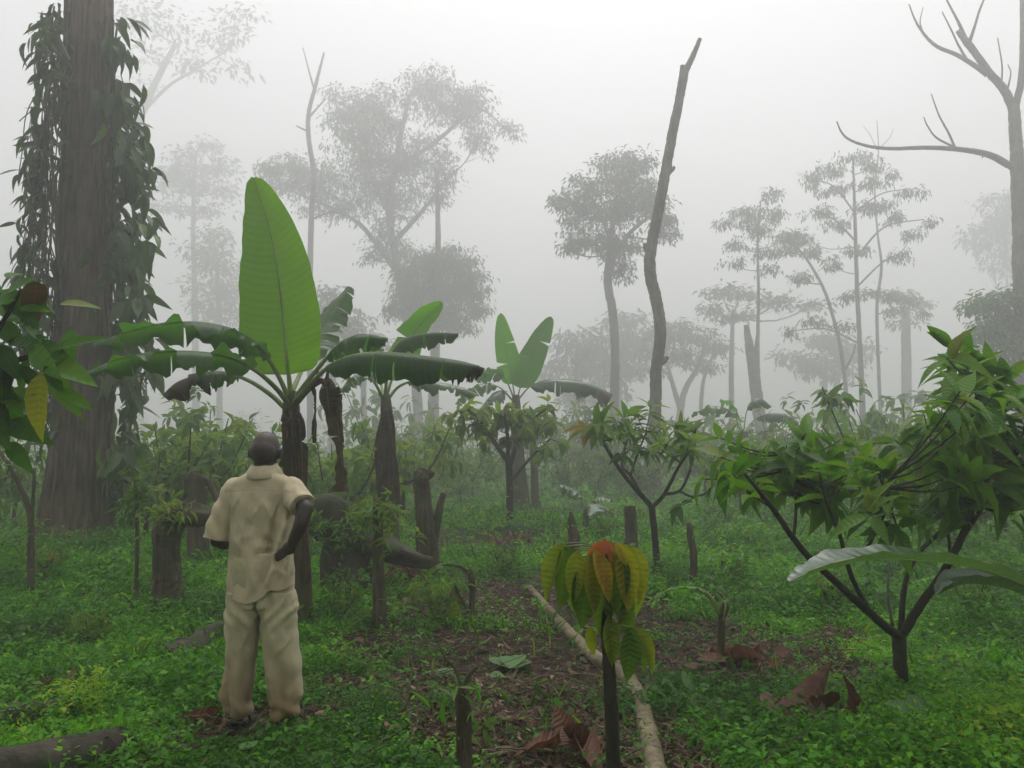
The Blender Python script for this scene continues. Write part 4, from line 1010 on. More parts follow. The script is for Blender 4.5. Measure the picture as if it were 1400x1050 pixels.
# hanging leaves at the left edge
def hang_leaves(lf, items, Y, mat_w=.42, tmpl=None):
    for (x0, y0, x1, y1, ti, wf, tw) in items:
        a = P(x0, y0, Y + RNG.normal(0, .08)); b = P(x1, y1, Y + RNG.normal(0, .10))
        L = np.linalg.norm(b - a)
        up = np.array((tw, -1.0, .9)) + RNG.normal(0, .1, 3)
        lf.leaves(a[None], (b - a)[None], up[None], L, L * wf, tmpl or T_BIG, ti, .6)
def left_cacao():
    Y = 3.9
    root = thing('cacao_tree', 'cacao branch spray of bright green leaves with one browning leaf at the left edge', 'cacao tree', base(-120, Y))
    tb = MB(); limb_tube(tb, to_ground([(-120, 1000, 16), (-118, 800, 14), (-110, 640, 12)], Y), Y, sides=10); tb.build('trunk', M['cacaobark'], root)
    for b in ([(-112, 640, 9), (-60, 560, 7), (0, 505, 5), (45, 487, 3.5), (70, 495, 2)], [(-60, 560, 6), (-20, 480, 4.5), (10, 430, 3), (30, 395, 2)], [(-110, 640, 7), (-70, 540, 6), (-30, 450, 4), (0, 400, 2)]):
        bm_ = MB(); limb_tube(bm_, b, Y, sides=8); bm_.build('branch', M['cacaobark'], root)
    items = [(45, 492, 120, 507, .82, .32, 0), (55, 505, 117, 568, .78, .34, .2), (70, 480, 146, 452, .62, .25, 0), (10, 400, 42, 375, .62, .6, 0), (5, 410, 40, 438, .7, .55, 0), (8, 380, 36, 368, .6, .5, 0), (35, 385, 58, 400, .35, .4, 0), (-5, 440, 30, 470, .5, .5, 0), (20, 500, -10, 560, .4, .4, 0), (30, 500, 60, 540, .3, .4, 0),
             (25, 470, 60, 455, .45, .4, 0), (30, 480, 80, 470, .35, .35, 0), (0, 470, 25, 520, .4, .45, 0), (10, 520, 0, 585, .35, .4, 0), (15, 530, 22, 590, .45, .4, .3), (60, 500, 90, 540, .4, .35, 0), (40, 490, 20, 540, .5, .4, 0), (60, 490, 100, 490, .55, .3, 0), (0, 500, 40, 510, .4, .4, 0), (-10, 420, 15, 405, .55, .5, 0), (-20, 560, 10, 610, .4, .4, 0), (-15, 480, 10, 450, .5, .4, 0)]
    for k in range(34):
        x = RNG.normal(0, 32); y = RNG.normal(485, 50); a = RNG.normal(.9, .8); l = 40 + 25 * RNG.random()
        items.append((x, y, x + l * math.cos(a), y + l * math.sin(a), np.clip(RNG.normal(.58, .17), 0, .88), .38, RNG.normal(0, .4)))
    lf = MB(); hang_leaves(lf, items, Y); lf.build('crown', M['cacao'], root)
    br = MB(); hang_leaves(br, [(58, 508, 41, 602, .58, .46, -.2)], Y - .1); br.build('brown_leaf', M['flush'], root)
    p = MB(); hang_leaves(p, [(50, 385, 42, 438, .45, .3, .8)], Y - .05); p.build('dry_leaf', M['dry'], root)
left_cacao()

# the young tree in the foreground with orange tip
def sapling():
    Y = 3.4
    root = thing('cacao_sapling', 'young cacao sapling with drooping yellow green leaves and an orange red growing tip', 'sapling', base(838, Y))
    tb = MB(); limb_tube(tb, to_ground([(839, 1060, 9.5), (836, 980, 9), (832, 900, 8.5), (829, 845, 7), (833, 800, 5.5), (829, 765, 5), (826, 742, 4)], Y), Y, sides=12, jit=.05); tb.build('stem', M['cacaobark'], root)
    st = P(829, 765, Y)
    items = [  # base x, y, tip x, y, tint, width ratio, depth, facing sideways
        (772, 742, 741, 822, .42, .36, -.05, -.9), (771, 746, 769, 836, .16, .40, -.03, .3), (786, 750, 792, 822, .12, .4, .06, -.3), (803, 765, 797, 862, .14, .46, -.07, .15), (812, 752, 836, 824, .74, .34, -.14, .2),
        (822, 744, 797, 775, .84, .34, -.08, -.5), (824, 741, 803, 760, .97, .36, -.10, -.2), (828, 738, 817, 772, 1.0, .34, -.12, .0), (826, 739, 836, 766, .97, .36, -.13, .3), (832, 740, 846, 770, .86, .34, -.10, .7), (820, 741, 811, 768, .92, .32, -.06, -.3), (827, 736, 826, 762, .99, .34, -.14, .1), (830, 744, 842, 786, .70, .34, -.11, .5),
        (846, 742, 868, 826, .52, .42, -.06, .3), (862, 745, 880, 828, .58, .36, -.02, .9), (850, 750, 848, 835, .40, .4, .05, .4), (838, 768, 852, 850, .34, .36, .02, -.4), (833, 840, 838, 914, .40, .34, -.04, .1), (862, 856, 859, 935, .20, .42, -.05, .1), (866, 856, 898, 924, .50, .34, -.02, .7), (868, 862, 884, 922, .28, .34, .02, .5),
        (808, 855, 811, 898, .50, .4, .03, -.3), (846, 830, 872, 870, .2, .36, .06, .6), (795, 760, 778, 838, .2, .36, .08, -.6), (780, 745, 752, 800, .3, .3, .05, -1.), (842, 742, 858, 775, .62, .4, -.12, .1), (815, 800, 825, 870, .18, .4, .1, .1), (790, 752, 783, 828, .46, .38, -.10, -.2), (806, 756, 815, 842, .58, .36, -.10, .1), (850, 746, 862, 838, .62, .38, -.10, .2), (838, 750, 846, 842, .22, .40, -.09, .0), (858, 752, 876, 846, .40, .34, .06, .6), (826, 770, 822, 876, .30, .36, -.02, -.1), (842, 790, 858, 872, .34, .40, .0, .3), (800, 772, 786, 846, .40, .34, .09, -.4)]
    for (x0, y0, x1, y1, ti, wf, dz, sx) in items:
        a = P(x0, y0, Y + dz); b = P(x1, y1, Y + dz * 1.25)
        L = np.linalg.norm(b - a)
        lf = MB()
        up = np.array((sx, -1.0, .45)) + RNG.normal(0, .08, 3)
        lf.leaves(a[None], (b - a)[None], up[None], L, L * wf, leaf_grid(12, .13, -.10, wave=.006), ti, 1.2)
        ob = lf.build('leaf', M['flush'], root)
        s = P(829, min(y0 + 14, 850), Y) if y0 < 830 else P(831, y0 + 12, Y)
        pt = MB(); m = (s + a) / 2 + np.array((0, 0, .02)); pt.tube(spline([s, m, a + (b - a) * .02], 6), .003, 6); pt.build('petiole', M['petiole'], ob)
sapling()

# ------------------------------------------------------------------ the man
def ellipsoid(mb, c, r, n=20, m=14):
    th = np.linspace(0, np.pi, m + 1)[1:-1]; ph = np.linspace(0, 2 * np.pi, n, endpoint=False)
    v = np.stack([np.sin(th)[:, None] * np.cos(ph)[None], np.sin(th)[:, None] * np.sin(ph)[None], np.cos(th)[:, None] * np.ones(n)], -1).reshape(-1, 3)
    v = np.vstack([v, (0, 0, 1), (0, 0, -1)]) * np.asarray(r) + np.asarray(c)
    k = m - 1; i = np.arange(k - 1)[:, None] * n; j = np.arange(n)[None]; j2 = (j + 1) % n
    q = np.stack([i + j, i + n + j, i + n + j2, i + j2], -1).reshape(-1, 4)
    j = np.arange(n); j2 = (j + 1) % n; o = (k - 1) * n
    mb.add(v, [q, np.stack([j, j2, np.full(n, k * n)], -1), np.stack([o + j2, o + j, np.full(n, k * n + 1)], -1)])
def chain(mb, pts, rad, n=18):
    """round limb through the points with round ends"""
    pts = np.asarray(pts, float); N_ = max(8, 6 * (len(pts) - 1))
    path = spline(pts, N_); r = np.interp(np.linspace(0, 1, N_), np.linspace(0, 1, len(rad)), rad)
    mb.tube(path, r, n)
    ellipsoid(mb, path[0], (r[0],) * 3, n, 10); ellipsoid(mb, path[-1], (r[-1],) * 3, n, 10)
def loft(mb, rings, n=64, p=2.3):
    """closed skin through elliptic rings: each (z, xleft, xright, yfront, yback) or z a function of x"""
    th = np.linspace(0, 2 * np.pi, n, endpoint=False); c = np.cos(th); s_ = np.sin(th)
    c = np.sign(c) * np.abs(c) ** (2 / p); s_ = np.sign(s_) * np.abs(s_) ** (2 / p)
    V = []
    for (z, xl, xr, yb, yf) in rings:
        x = (xl + xr) / 2 + (xr - xl) / 2 * c; y = (yb + yf) / 2 + (yf - yb) / 2 * s_
        zz = z(x) if callable(z) else np.full(n, z)
        V.append(np.stack([x, y, zz], -1))
    k = len(V); V = np.array(V)
    # smooth in between
    t = np.linspace(0, k - 1, (k - 1) * 5 + 1); P_ = np.vstack([[2 * V[0] - V[1]], V, [2 * V[-1] - V[-2]]]); W_ = []
    for q in t:
        i = min(int(q), k - 2); f = q - i; a, b, cc, d = P_[i:i + 4]
        W_.append(.5 * (2 * b + (cc - a) * f + (2 * a - 5 * b + 4 * cc - d) * f * f + (3 * b - a - 3 * cc + d) * f ** 3))
    V = np.array(W_); k = len(V); v = V.reshape(-1, 3)
    i = np.arange(k - 1)[:, None] * n; j = np.arange(n)[None]; j2 = (j + 1) % n
    q = np.stack([i + j, i + j2, i + n + j2, i + n + j], -1).reshape(-1, 4)
    j = np.arange(n); j2 = (j + 1) % n; o = (k - 1) * n
    v = np.vstack([v, V[0].mean(0), V[-1].mean(0)])
    mb.add(v, [q, np.stack([j2, j, np.full(n, k * n)], -1), np.stack([o + j, o + j2, np.full(n, k * n + 1)], -1)])
def fuse(mb, voxel, smooth=3, disp=None, rootloc=None):
    """join overlapping closed pieces to one continuous surface; returns vertices and faces"""
    ob = mb.build('tmp', M['dry'])
    md = ob.modifiers.new('r', 'REMESH'); md.mode = 'VOXEL'; md.voxel_size = voxel
    sm = ob.modifiers.new('s', 'SMOOTH'); sm.iterations = smooth; sm.factor = .5
    dg = bpy.context.evaluated_depsgraph_get()
    me = bpy.data.meshes.new_from_object(ob.evaluated_get(dg))
    nv = len(me.vertices); v = np.empty(nv * 3, np.float32); me.vertices.foreach_get('co', v); v = v.reshape(-1, 3).astype(float)
    nn = np.empty(nv * 3, np.float32); me.vertices.foreach_get('normal', nn); nn = nn.reshape(-1, 3).astype(float)
    f = np.empty(len(me.loops), np.int32); me.loops.foreach_get('vertex_index', f); f = f.reshape(-1, 4)
    bpy.data.objects.remove(ob); bpy.data.meshes.remove(me)
    if disp is not None: v = v + nn * disp(v, nn)[:, None]
    return v, f

def cloth_mat(name, c, dirt, z0, z1, stain=.5):
    m, nt, out = newmat(name)
    tc = N(nt, 'ShaderNodeTexCoord'); sep = N(nt, 'ShaderNodeSeparateXYZ'); nt.links.new(tc.outputs['Object'], sep.inputs[0])
    n1 = N(nt, 'ShaderNodeTexNoise', Scale=5., Detail=6., Roughness=.6); nt.links.new(tc.outputs['Object'], n1.inputs['Vector'])
    n2 = N(nt, 'ShaderNodeTexNoise', Scale=420., Detail=2.); nt.links.new(tc.outputs['Object'], n2.inputs['Vector'])
    c2 = tuple(x * .58 for x in c)
    col = ramp(nt, [(.3, c2), (.68, c)], n1.outputs['Fac']).outputs[0]
    g = math_(nt, 'DIVIDE', math_(nt, 'SUBTRACT', z1, sep.outputs[2]), z1 - z0)
    g = math_(nt, 'ADD', g, math_(nt, 'MULTIPLY', math_(nt, 'SUBTRACT', n1.outputs['Fac'], .55), 1.6))
    g = math_(nt, 'MINIMUM', math_(nt, 'MAXIMUM', math_(nt, 'MULTIPLY', g, stain), 0.), .85)
    mx = N(nt, 'ShaderNodeMix', data_type='RGBA'); nt.links.new(g, mx.inputs[0]); nt.links.new(col, mx.inputs[6]); mx.inputs[7].default_value = (*dirt, 1)
    p = N(nt, 'ShaderNodeBsdfPrincipled', Roughness=.9); p.inputs['Specular IOR Level'].default_value = .15
    p.inputs['Sheen Weight'].default_value = .15
    nt.links.new(mx.outputs[2], p.inputs['Base Color'])
    bp = N(nt, 'ShaderNodeBump', Strength=.25, Distance=.002); nt.links.new(n2.outputs['Fac'], bp.inputs['Height']); nt.links.new(bp.outputs[0], p.inputs['Normal'])
    nt.links.new(p.outputs[0], out.inputs[0])
    return m
def plain_mat(name, c, rough=.5, spec=.4, var=.25, sc=20.):
    m, nt, out = newmat(name)
    tc = N(nt, 'ShaderNodeTexCoord'); n1 = N(nt, 'ShaderNodeTexNoise', Scale=sc, Detail=4.); nt.links.new(tc.outputs['Object'], n1.inputs['Vector'])
    col = ramp(nt, [(.3, tuple(x * (1 - var) for x in c)), (.7, tuple(x * (1 + var) for x in c))], n1.outputs['Fac']).outputs[0]
    p = N(nt, 'ShaderNodeBsdfPrincipled', Roughness=rough); p.inputs['Specular IOR Level'].default_value = spec
    nt.links.new(col, p.inputs['Base Color']); nt.links.new(p.outputs[0], out.inputs[0])
    return m

def make_man():
    Y = 4.8
    loc = base(357, Y)
    loc = np.array((P(357, 800, Y)[0], Y, float(gh(P(357, 800, Y)[0], Y)) + .02))
    root = thing('person', 'man seen from behind in beige shirt and loose trousers, one hand on his hip', 'person', loc)
    skin = plain_mat('dark_skin', (.038, .024, .019), .48, .45, .2, 30.)
    shirtm = cloth_mat('shirt_cloth', (.63, .54, .35), (.36, .285, .165), .55, 1.5, .42)
    trousm = cloth_mat('trouser_cloth', (.51, .46, .28), (.26, .16, .075), .0, .55, 1.15)
    # ---- body: one continuous surface
    b = MB()
    ellipsoid(b, (0, .015, 1.615), (.084, .100, .107), 32, 24)
    ellipsoid(b, (0, -.035, 1.60), (.077, .064, .078))
    ellipsoid(b, (.0, .055, 1.545), (.058, .062, .070))
    ellipsoid(b, (0, .10, 1.505), (.032, .022, .022))
    for sx in (-1, 1):
        ellipsoid(b, (sx * .092, .008, 1.592), (.011, .020, .032)); ellipsoid(b, (sx * .086, .016, 1.572), (.010, .014, .018))
        ellipsoid(b, (sx * .033, .098, 1.615), (.028, .014, .010)); ellipsoid(b, (sx * .045, .075, 1.57), (.022, .022, .02))
    ellipsoid(b, (0, .118, 1.572), (.018, .022, .016)); chain(b, [(0, .105, 1.61), (0, .122, 1.575)], (.011, .014), 12)
    ellipsoid(b, (0, .112, 1.538), (.026, .012, .007)); ellipsoid(b, (0, .110, 1.526), (.023, .012, .008))
    chain(b, [(0, -.01, 1.40), (0, -.012, 1.48), (0, .005, 1.56)], (.075, .060, .058), 24)
    ellipsoid(b, (0, .01, 1.26), (.150, .080, .19)); ellipsoid(b, (0, .01, 1.03), (.125, .078, .18)); ellipsoid(b, (0, 0, .90), (.14, .085, .13))
    chain(b, [(-.15, 0, 1.37), (0, -.01, 1.40), (.15, -.01, 1.375)], (.052, .06, .052))
    for sx, ax, kx in ((-1, -.118, -.105), (1, .158, .125)):
        chain(b, [(sx * .083, 0, .88), (kx, .015, .49), (ax, -.015, .10)], (.088, .058, .040))
        chain(b, [(ax, -.035, .045), (ax + sx * .012, .06, .048), (ax + sx * .03, .15, .028)], (.034, .034, .026))
        for q in range(5):
            chain(b, [(ax + sx * .03 + (q - 2) * .017, .14, .024), (ax + sx * .03 + (q - 2) * .019, .185 - abs(q - 2 + sx) * .008, .016)], (.011, .009), 10)
    # left arm: hangs, forearm forward with hand closed in front
    chain(b, [(-.175, 0, 1.375), (-.222, -.015, 1.24), (-.262, -.025, 1.075)], (.052, .047, .038))
    chain(b, [(-.262, -.025, 1.075), (-.255, .09, 1.045), (-.225, .20, 1.055)], (.038, .036, .025))
    ellipsoid(b, (-.212, .245, 1.06), (.022, .045, .036))
    for q in range(4):
        z = 1.085 - q * .020
        chain(b, [(-.215, .275, z), (-.205, .315 - abs(q - 1) * .006, z - .004), (-.175, .325 - abs(q - 1) * .008, z - .012), (-.160, .300, z - .015)], (.0095, .009, .0085, .0075), 10)
    chain(b, [(-.198, .23, 1.09), (-.175, .265, 1.098), (-.160, .295, 1.085)], (.011, .010, .008), 10)
    # right arm: elbow pushed back and out, hand on the hip
    sh, el, wr = (.178, -.015, 1.375), (.292, -.165, 1.275), (.222, -.160, 1.075)
    chain(b, [sh, (.24, -.09, 1.34), el], (.054, .050, .045)); chain(b, [el, (.275, -.190, 1.18), wr], (.045, .043, .031))
    ellipsoid(b, (.203, -.155, 1.046), (.040, .024, .038))
    for q in range(4):
        x0 = .196 - .004 * q; z0 = 1.058 - q * .017; k = (.0, .012, .008, -.006)[q]
        chain(b, [(x0, -.158, z0), (x0 - .030 - k, -.162, z0 - .016), (x0 - .050 - k, -.152, z0 - .028), (x0 - .062 - k, -.136, z0 - .032)], (.0100, .0095, .0088, .0075), 10)
    chain(b, [(.190, -.145, 1.045), (.200, -.115, 1.020), (.195, -.085, 1.012)], (.012, .0105, .009), 10)
    b.v = [v + loc for v in b.v]
    v, f = fuse(b, .0048, 4)
    bm_ = MB(); bm_.add(v, f); bm_.build('body', skin, root)
    e = MB()
    for sx in (-1, 1):
        e2 = MB(); ellipsoid(e2, loc + (sx * .032, .092, 1.597), (.013, .012, .010)); e2.build('eye', plain_mat('eye_white', (.5, .48, .45), .2, .5, .1), root)
    # ---- shirt
    s = MB()
    hem = lambda x: .735 + .062 / (1 + np.exp(-(x - .065) * 90)) + .012 * np.sin(x * 30) + .02 * (np.abs(x + .02) / .2) ** 3
    up = lambda x: hem(x) + .05
    loft(s, [(hem, -.185, .196, -.145, .13), (up, -.190, .193, -.142, .13), (.90, -.194, .190, -.134, .122), (1.0, -.188, .176, -.128, .115), (1.12, -.184, .172, -.128, .116), (1.25, -.190, .182, -.130, .12), (1.34, -.205, .200, -.122, .115),
             (1.395, -.212, .212, -.112, .105), (1.430, -.180, .182, -.108, .098), (1.462, -.118, .118, -.100, .085), (1.492, -.078, .078, -.080, .078)], 80, 2.4)
    chain(s, [(-.165, -.005, 1.37), (-.215, -.012, 1.26), (-.255, -.018, 1.145)], (.078, .074, .070), 28)
    loft_sleeve(s, [(-.215, -.012, 1.27), (-.252, -.016, 1.16), (-.266, -.018, 1.085)], (.073, .074, .080))
    chain(s, [(.165, -.012, 1.375), (.205, -.06, 1.345), (.235, -.10, 1.325)], (.078, .075, .071), 28)
    loft_sleeve(s, [(.19, -.05, 1.355), (.235, -.10, 1.325), (.272, -.145, 1.29)], (.073, .073, .077))
    s.v = [v + loc for v in s.v]
    def wr_(v, n):
        q = v - loc; x, y, z = q.T
        tor = np.clip((.24 - np.abs(x)) / .06, 0, 1) * np.clip((1.40 - z) / .12, 0, 1)
        # long fold from the right shoulder down to the hem
        fx = .175 - (1.36 - z) * .18
        d = .026 * np.exp(-((x - fx) / .018) ** 2) * np.clip((1.36 - z) / .2, 0, 1) - .022 * np.exp(-((x - fx + .036) / .020) ** 2) * np.clip((1.36 - z) / .2, 0, 1)
        # folds radiating from the hand on the hip
        dx, dz = x - .16, z - 1.04
        an = np.arctan2(dz, -dx); rr = np.hypot(dx, dz)
        d += .006 * np.sin(an * 9 + 1) * np.exp(-((rr - .11) / .055) ** 2) * (x < .17)
        # loose hanging folds towards the hem
        low = np.clip((1.08 - z) / .30, 0, 1)
        rid = lambda a, b_, sd: 1 - 4 * np.abs(fbm(a, b_, sd, 2) - .5)
        d += low * (.013 * (1 - 2 * np.abs(np.sin(x * 19 + 2.2 * z + 1.2))) + .006 * np.sin(x * 83 - 3 * z))
        d += .009 * (rid(x * 10 + z * 3.2, z * 3.0 - x * 2, 71) - .4) + .005 * (rid(x * 22 - z * 6, z * 6 + x * 4, 73) - .4)
        # shoulder and blade wrinkles
        d += .006 * (fbm(x * 14, z * 9, 5) - .5) + np.exp(-((z - 1.30) / .10) ** 2) * .005 * np.sin(x * 40 + z * 9)
        d += .010 * (fbm(x * 7 + z * 4, z * 4 - x * 3, 8) - .5) * 2
        d -= .004 * np.exp(-((z - 1.372 + .05 * np.abs(x)) / .004) ** 2)           # yoke seam
        d -= .0035 * np.exp(-((z - hem(x) - .022) / .004) ** 2)                    # hem seam
        d *= np.clip((z - hem(x) - .01) / .10, .12, 1)
        d = d * 1.4 + .010 * (fbm(x * 16 - z * 5, z * 6 + x * 5, 91, 3) - .5) - .012 * np.exp(-((x + .05 + (1.2 - z) * .22) / .016) ** 2) * np.clip((1.22 - z) / .2, 0, 1)
        sl_ = np.clip((np.abs(x) - .205) / .03, 0, 1)
        d = d * tor + sl_ * (.004 * np.sin(z * 40 + x * 60 + y * 30) + .008 * (fbm(x * 20 + y * 9, z * 9, 31) - .5))
        return d
    v, f = fuse(s, .0044, 2, wr_)
    m_ = MB(); m_.add(v, f); sh_ = m_.build('shirt', shirtm, root)
    c = MB()
    th = np.linspace(0, 2 * np.pi, 48, endpoint=False)
    V = []
    for (rx, ry, z, zb) in ((.066, .066, 1.482, 0), (.067, .070, 1.512, -.008), (.069, .072, 1.527, -.012), (.074, .078, 1.526, -.013), (.094, .098, 1.494, -.016), (.118, .122, 1.458, -.016), (.108, .116, 1.452, -.016)):
        V.append(np.stack([rx * np.sin(th), -.004 - ry * np.cos(th), z + zb * np.cos(th) + .002 * np.sin(th * 5)], -1))
    V = np.array(V); k, n = V.shape[:2]; i = np.arange(k - 1)[:, None] * n; j = np.arange(n)[None]; j2 = (j + 1) % n
    c.add(V.reshape(-1, 3) + loc, np.stack([i + j, i + n + j, i + n + j2, i + j2], -1).reshape(-1, 4)); c.build('collar', shirtm, sh_)
    # ---- trousers
    t = MB()
    loft(t, [(.70, -.190, .205, -.125, .11), (.80, -.185, .195, -.120, .11), (.92, -.185, .185, -.125, .11), (1.0, -.17, .17, -.115, .1)], 64)
    loft(t, [(.080, -.172, -.050, -.085, .075), (.12, -.188, -.038, -.104, .09), (.22, -.200, -.024, -.112, .10), (.40, -.198, -.016, -.116, .105), (.55, -.193, -.008, -.120, .11), (.68, -.185, .010, -.120, .115), (.78, -.185, .02, -.118, .11)], 56)
    loft(t, [(.070, .105, .222, -.090, .075), (.11, .086, .238, -.106, .09), (.22, .056, .240, -.114, .10), (.40, .030, .228, -.118, .105), (.55, .014, .218, -.122, .11), (.68, .000, .214, -.124, .115), (.78, -.01, .202, -.118, .11)], 56)
    t.v = [v + loc for v in t.v]
    def wt(v, n):
        q = v - loc; x, y, z = q.T
        leg = np.where(x < .005 + (.68 - z) * .03, -1, 1)
        d = .011 * np.sin(x * 52 + 6 * z + leg) * np.clip((.62 - z) / .3, .25, 1)
        d += .007 * np.sin(z * 55 + x * 34 + y * 20 + leg * 2) * np.exp(-((z - .11) / .07) ** 2)
        d += .004 * np.sin((z + leg * x * 1.6) * 30) * np.exp(-((z - .40) / .12) ** 2)
        d += .006 * np.sin((z - x * leg * 1.2) * 60) * np.exp(-((z - .66) / .06) ** 2)
        d += .014 * (fbm(x * 9 + 3, z * 5, 15) - .5)
        crease = -.020 * np.exp(-((x - .004) / .008) ** 2) * np.clip((z - .5) / .1, 0, 1) * np.clip((.80 - z) / .05, 0, 1)
        rid = lambda a, b_, sd: 1 - 4 * np.abs(fbm(a, b_, sd, 2) - .5)
        d += .008 * (rid(x * 12 + z * 1.5 * leg, z * 2.6, 75) - .4) + .005 * (rid(x * 20 - z * 5 * leg, z * 7, 76) - .4)
        return d * 1.25 + crease + .012 * (fbm(x * 18 + z * 3, z * 7, 92, 3) - .5)
    v, f = fuse(t, .0048, 2, wt)
    m_ = MB(); m_.add(v, f); m_.build('trousers', trousm, root)
    rub = plain_mat('sandal_rubber', (.05, .035, .025), .7, .3)
    for sx, ax in ((-1, -.118), (1, .158)):
        m_ = MB()
        loft(m_, [(-.012, ax - .048 + sx * .012, ax + .048 + sx * .012, -.085, .205), (.004, ax - .050 + sx * .012, ax + .050 + sx * .012, -.088, .208), (.016, ax - .047 + sx * .012, ax + .047 + sx * .012, -.082, .20)], 40)
        m_.v = [v + loc for v in m_.v]
        so_ = m_.build('sandal', rub, root)
        s2 = MB(); s2.tube(spline([loc + (ax - .05, .05, .01), loc + (ax - .035, .07, .075), loc + (ax + .02, .08, .083), loc + (ax + .06, .07, .01)], 14), .008, 8)
        s2.build('strap', rub, so_)
        s2 = MB(); s2.tube(spline([loc + (ax - .045, -.02, .015), loc + (ax - .03, -.075, .05), loc + (ax + .03, -.075, .05), loc + (ax + .05, -.02, .015)], 14), .007, 8)
        s2.build('strap', rub, so_)
def loft_sleeve(mb, pts, rad):
    path = spline(pts, 14); r = np.interp(np.linspace(0, 1, 14), np.linspace(0, 1, len(rad)), rad)
    mb.tube(path, r, 28)
make_man()

# ------------------------------------------------------------------ stumps, posts and logs
def stump(name, label, Y, pts, mat='stump', limbs=(), rough=.13, moss=6, cat='stump', sides=16):
    pts = to_ground(pts, Y); root = thing(name, label, cat, base(pts[0][0], Y))
    mb = MB(); pa, ra = pix_path(pts, Y); n = 14 * (len(pts) - 1); path = spline(pa, n)
    r = np.interp(np.linspace(0, 1, n), np.linspace(0, 1, len(ra)), ra); ph = RNG.random(3) * 6
    path[1:-1] += RNG.normal(0, 1, (n - 2, 3)) * r[1:-1, None] * .015
    mb.tube(path, r, 24, jit=rough, flute=lambda s, th: 1 + .10 * np.sin(3 * th + ph[0] + 2 * s) + .07 * np.sin(5 * th + ph[1] - 4 * s))
    mb.build('trunk', M[mat], root)
    for l in limbs:
        b = MB(); limb_tube(b, l, Y, sides=10, jit=rough); b.build('branch', M[mat], root)
    if moss:
        lf = MB(); allp = path[n // 6:]
        for k in range(moss):
            c = allp[RNG.integers(0, len(allp))] + RNG.normal(0, .05, 3)
            rosette(lf, c, RNG.normal(0, .5, 3) + np.array((0, -.4, .6)), 7, .10, .5, tmpl=T_MED, wf=.28)
        lf.build('moss_leaves', M['cacao_far'], root)
    return root
def epiphyte(label, px, py, Y, n, L, spread, tint=.6, name='epiphyte', mat='cacao_far', wf=.26, droop=.7, cat='plant', z=1.):
    root = thing(name, label, cat, P(px, py, Y))
    lf = MB()
    for k in range(n):
        c = P(px + RNG.normal(0, spread), py + RNG.normal(0, spread * .5 * z), Y + RNG.normal(0, pxm(spread, Y) * .7))
        rosette(lf, c, RNG.normal(0, .6, 3) + np.array((0, -.2, .9)), 8, L, min(tint, .8), tmpl=T_MED, wf=wf, droop=droop * .5)
    lf.build('foliage', M[mat], root)
stump('arching_stump', 'rotting stump with a broken trunk bent over horizontally, left of the man', 8.4, [(230, 808, 21), (228, 780, 18), (226, 745, 17), (230, 718, 18), (244, 705, 17), (275, 706, 13), (305, 712, 10), (345, 716, 8)], rough=.12)
epiphyte('bright leafy ferns growing on top of the arching stump', 238, 695, 8.3, 22, .13, 20, .75)
stump('stump', 'upright mossy stump with curled broken top just behind the arching stump', 11.5, [(272, 770, 16), (270, 720, 13), (268, 680, 12), (266, 655, 12), (268, 646, 8)], limbs=[[(268, 655, 6), (280, 655, 5), (290, 668, 4), (296, 685, 3)]], moss=14)
stump('stump', 'tall pale stump with one short side branch, middle of the clearing behind the leafy post', 10.6, [(586, 785, 15), (584, 750, 13.5), (582, 710, 12.5), (578, 670, 10.5), (577, 652, 11.5), (581, 642, 7)], mat='stump', limbs=[[(590, 745, 8), (597, 718, 6), (602, 690, 5), (607, 674, 4)], [(578, 655, 6), (588, 648, 6), (592, 644, 4)]])
stump('leafy_post', 'slim dark post with leafy shoots at its top, right of the main banana stem', 7.7, [(518, 852, 9), (518, 820, 8), (517, 770, 7.5), (517, 720, 7), (517, 690, 6)], limbs=[], cat='post')
epiphyte('leafy shoots crowning the slim dark post right of the main banana stem', 516, 712, 7.6, 20, .13, 20, .62, z=1.6)
stump('stump', 'thin pointed dark stump just behind the tip of the orange topped sapling', 10.8, [(784, 752, 9), (784, 735, 8), (782, 715, 5), (780, 700, 2)], rough=.15)
stump('stump', 'short square dark stump before the base of the tall dead trunk', 11.6, [(863, 748, 9), (863, 725, 8), (862, 705, 8), (862, 692, 7)], rough=.15)
stump('stump', 'slender dark stump right of the open cacao tree with a pale leaf on it', 9.4, [(948, 765, 5), (946, 745, 4.5), (943, 728, 4), (941, 715, 3)], rough=.15)
stump('broken_sapling', 'broken sapling of two thin black stems in the brown litter, middle of the clearing', 7.9, [(645, 860, 4.5), (645, 820, 4), (644, 790, 4.5), (640, 778, 4)], limbs=[[(645, 840, 2.5), (648, 810, 2.5), (648, 790, 2)], [(641, 785, 2.5), (630, 775, 2.2), (612, 772, 1.8), (598, 778, 1.2)], [(640, 835, 2), (625, 808, 1.8), (616, 785, 1.4)]], cat='sapling')
hl = thing('hanging_leaf', 'drooping greenish leaves on the broken black sapling amid brown litter', 'leaf', P(625, 830, 7.85))
lf = MB(); hang_leaves(lf, [(618, 812, 624, 852, .35, .6, 0), (598, 776, 580, 786, .3, .4, .4), (612, 772, 590, 776, .2, .35, -.4), (645, 842, 655, 850, .3, .5, 0), (640, 850, 622, 852, .3, .4, 0)], 7.85); lf.build('blade', M['flush'], hl)
stump('cut_post', 'short dark cut stake with a pale splintered twig, in front at the bottom centre', 3.9, [(637, 1075, 11), (635, 1030, 10), (634, 985, 9.5), (632, 950, 9), (630, 938, 8)], limbs=[[(632, 945, 3), (640, 925, 2.6), (652, 912, 1.8)], [(630, 940, 2), (622, 915, 1.6), (606, 895, 1.2), (600, 880, .8)], [(634, 960, 2), (645, 975, 1.6), (642, 1010, 1.2)]], cat='stake')
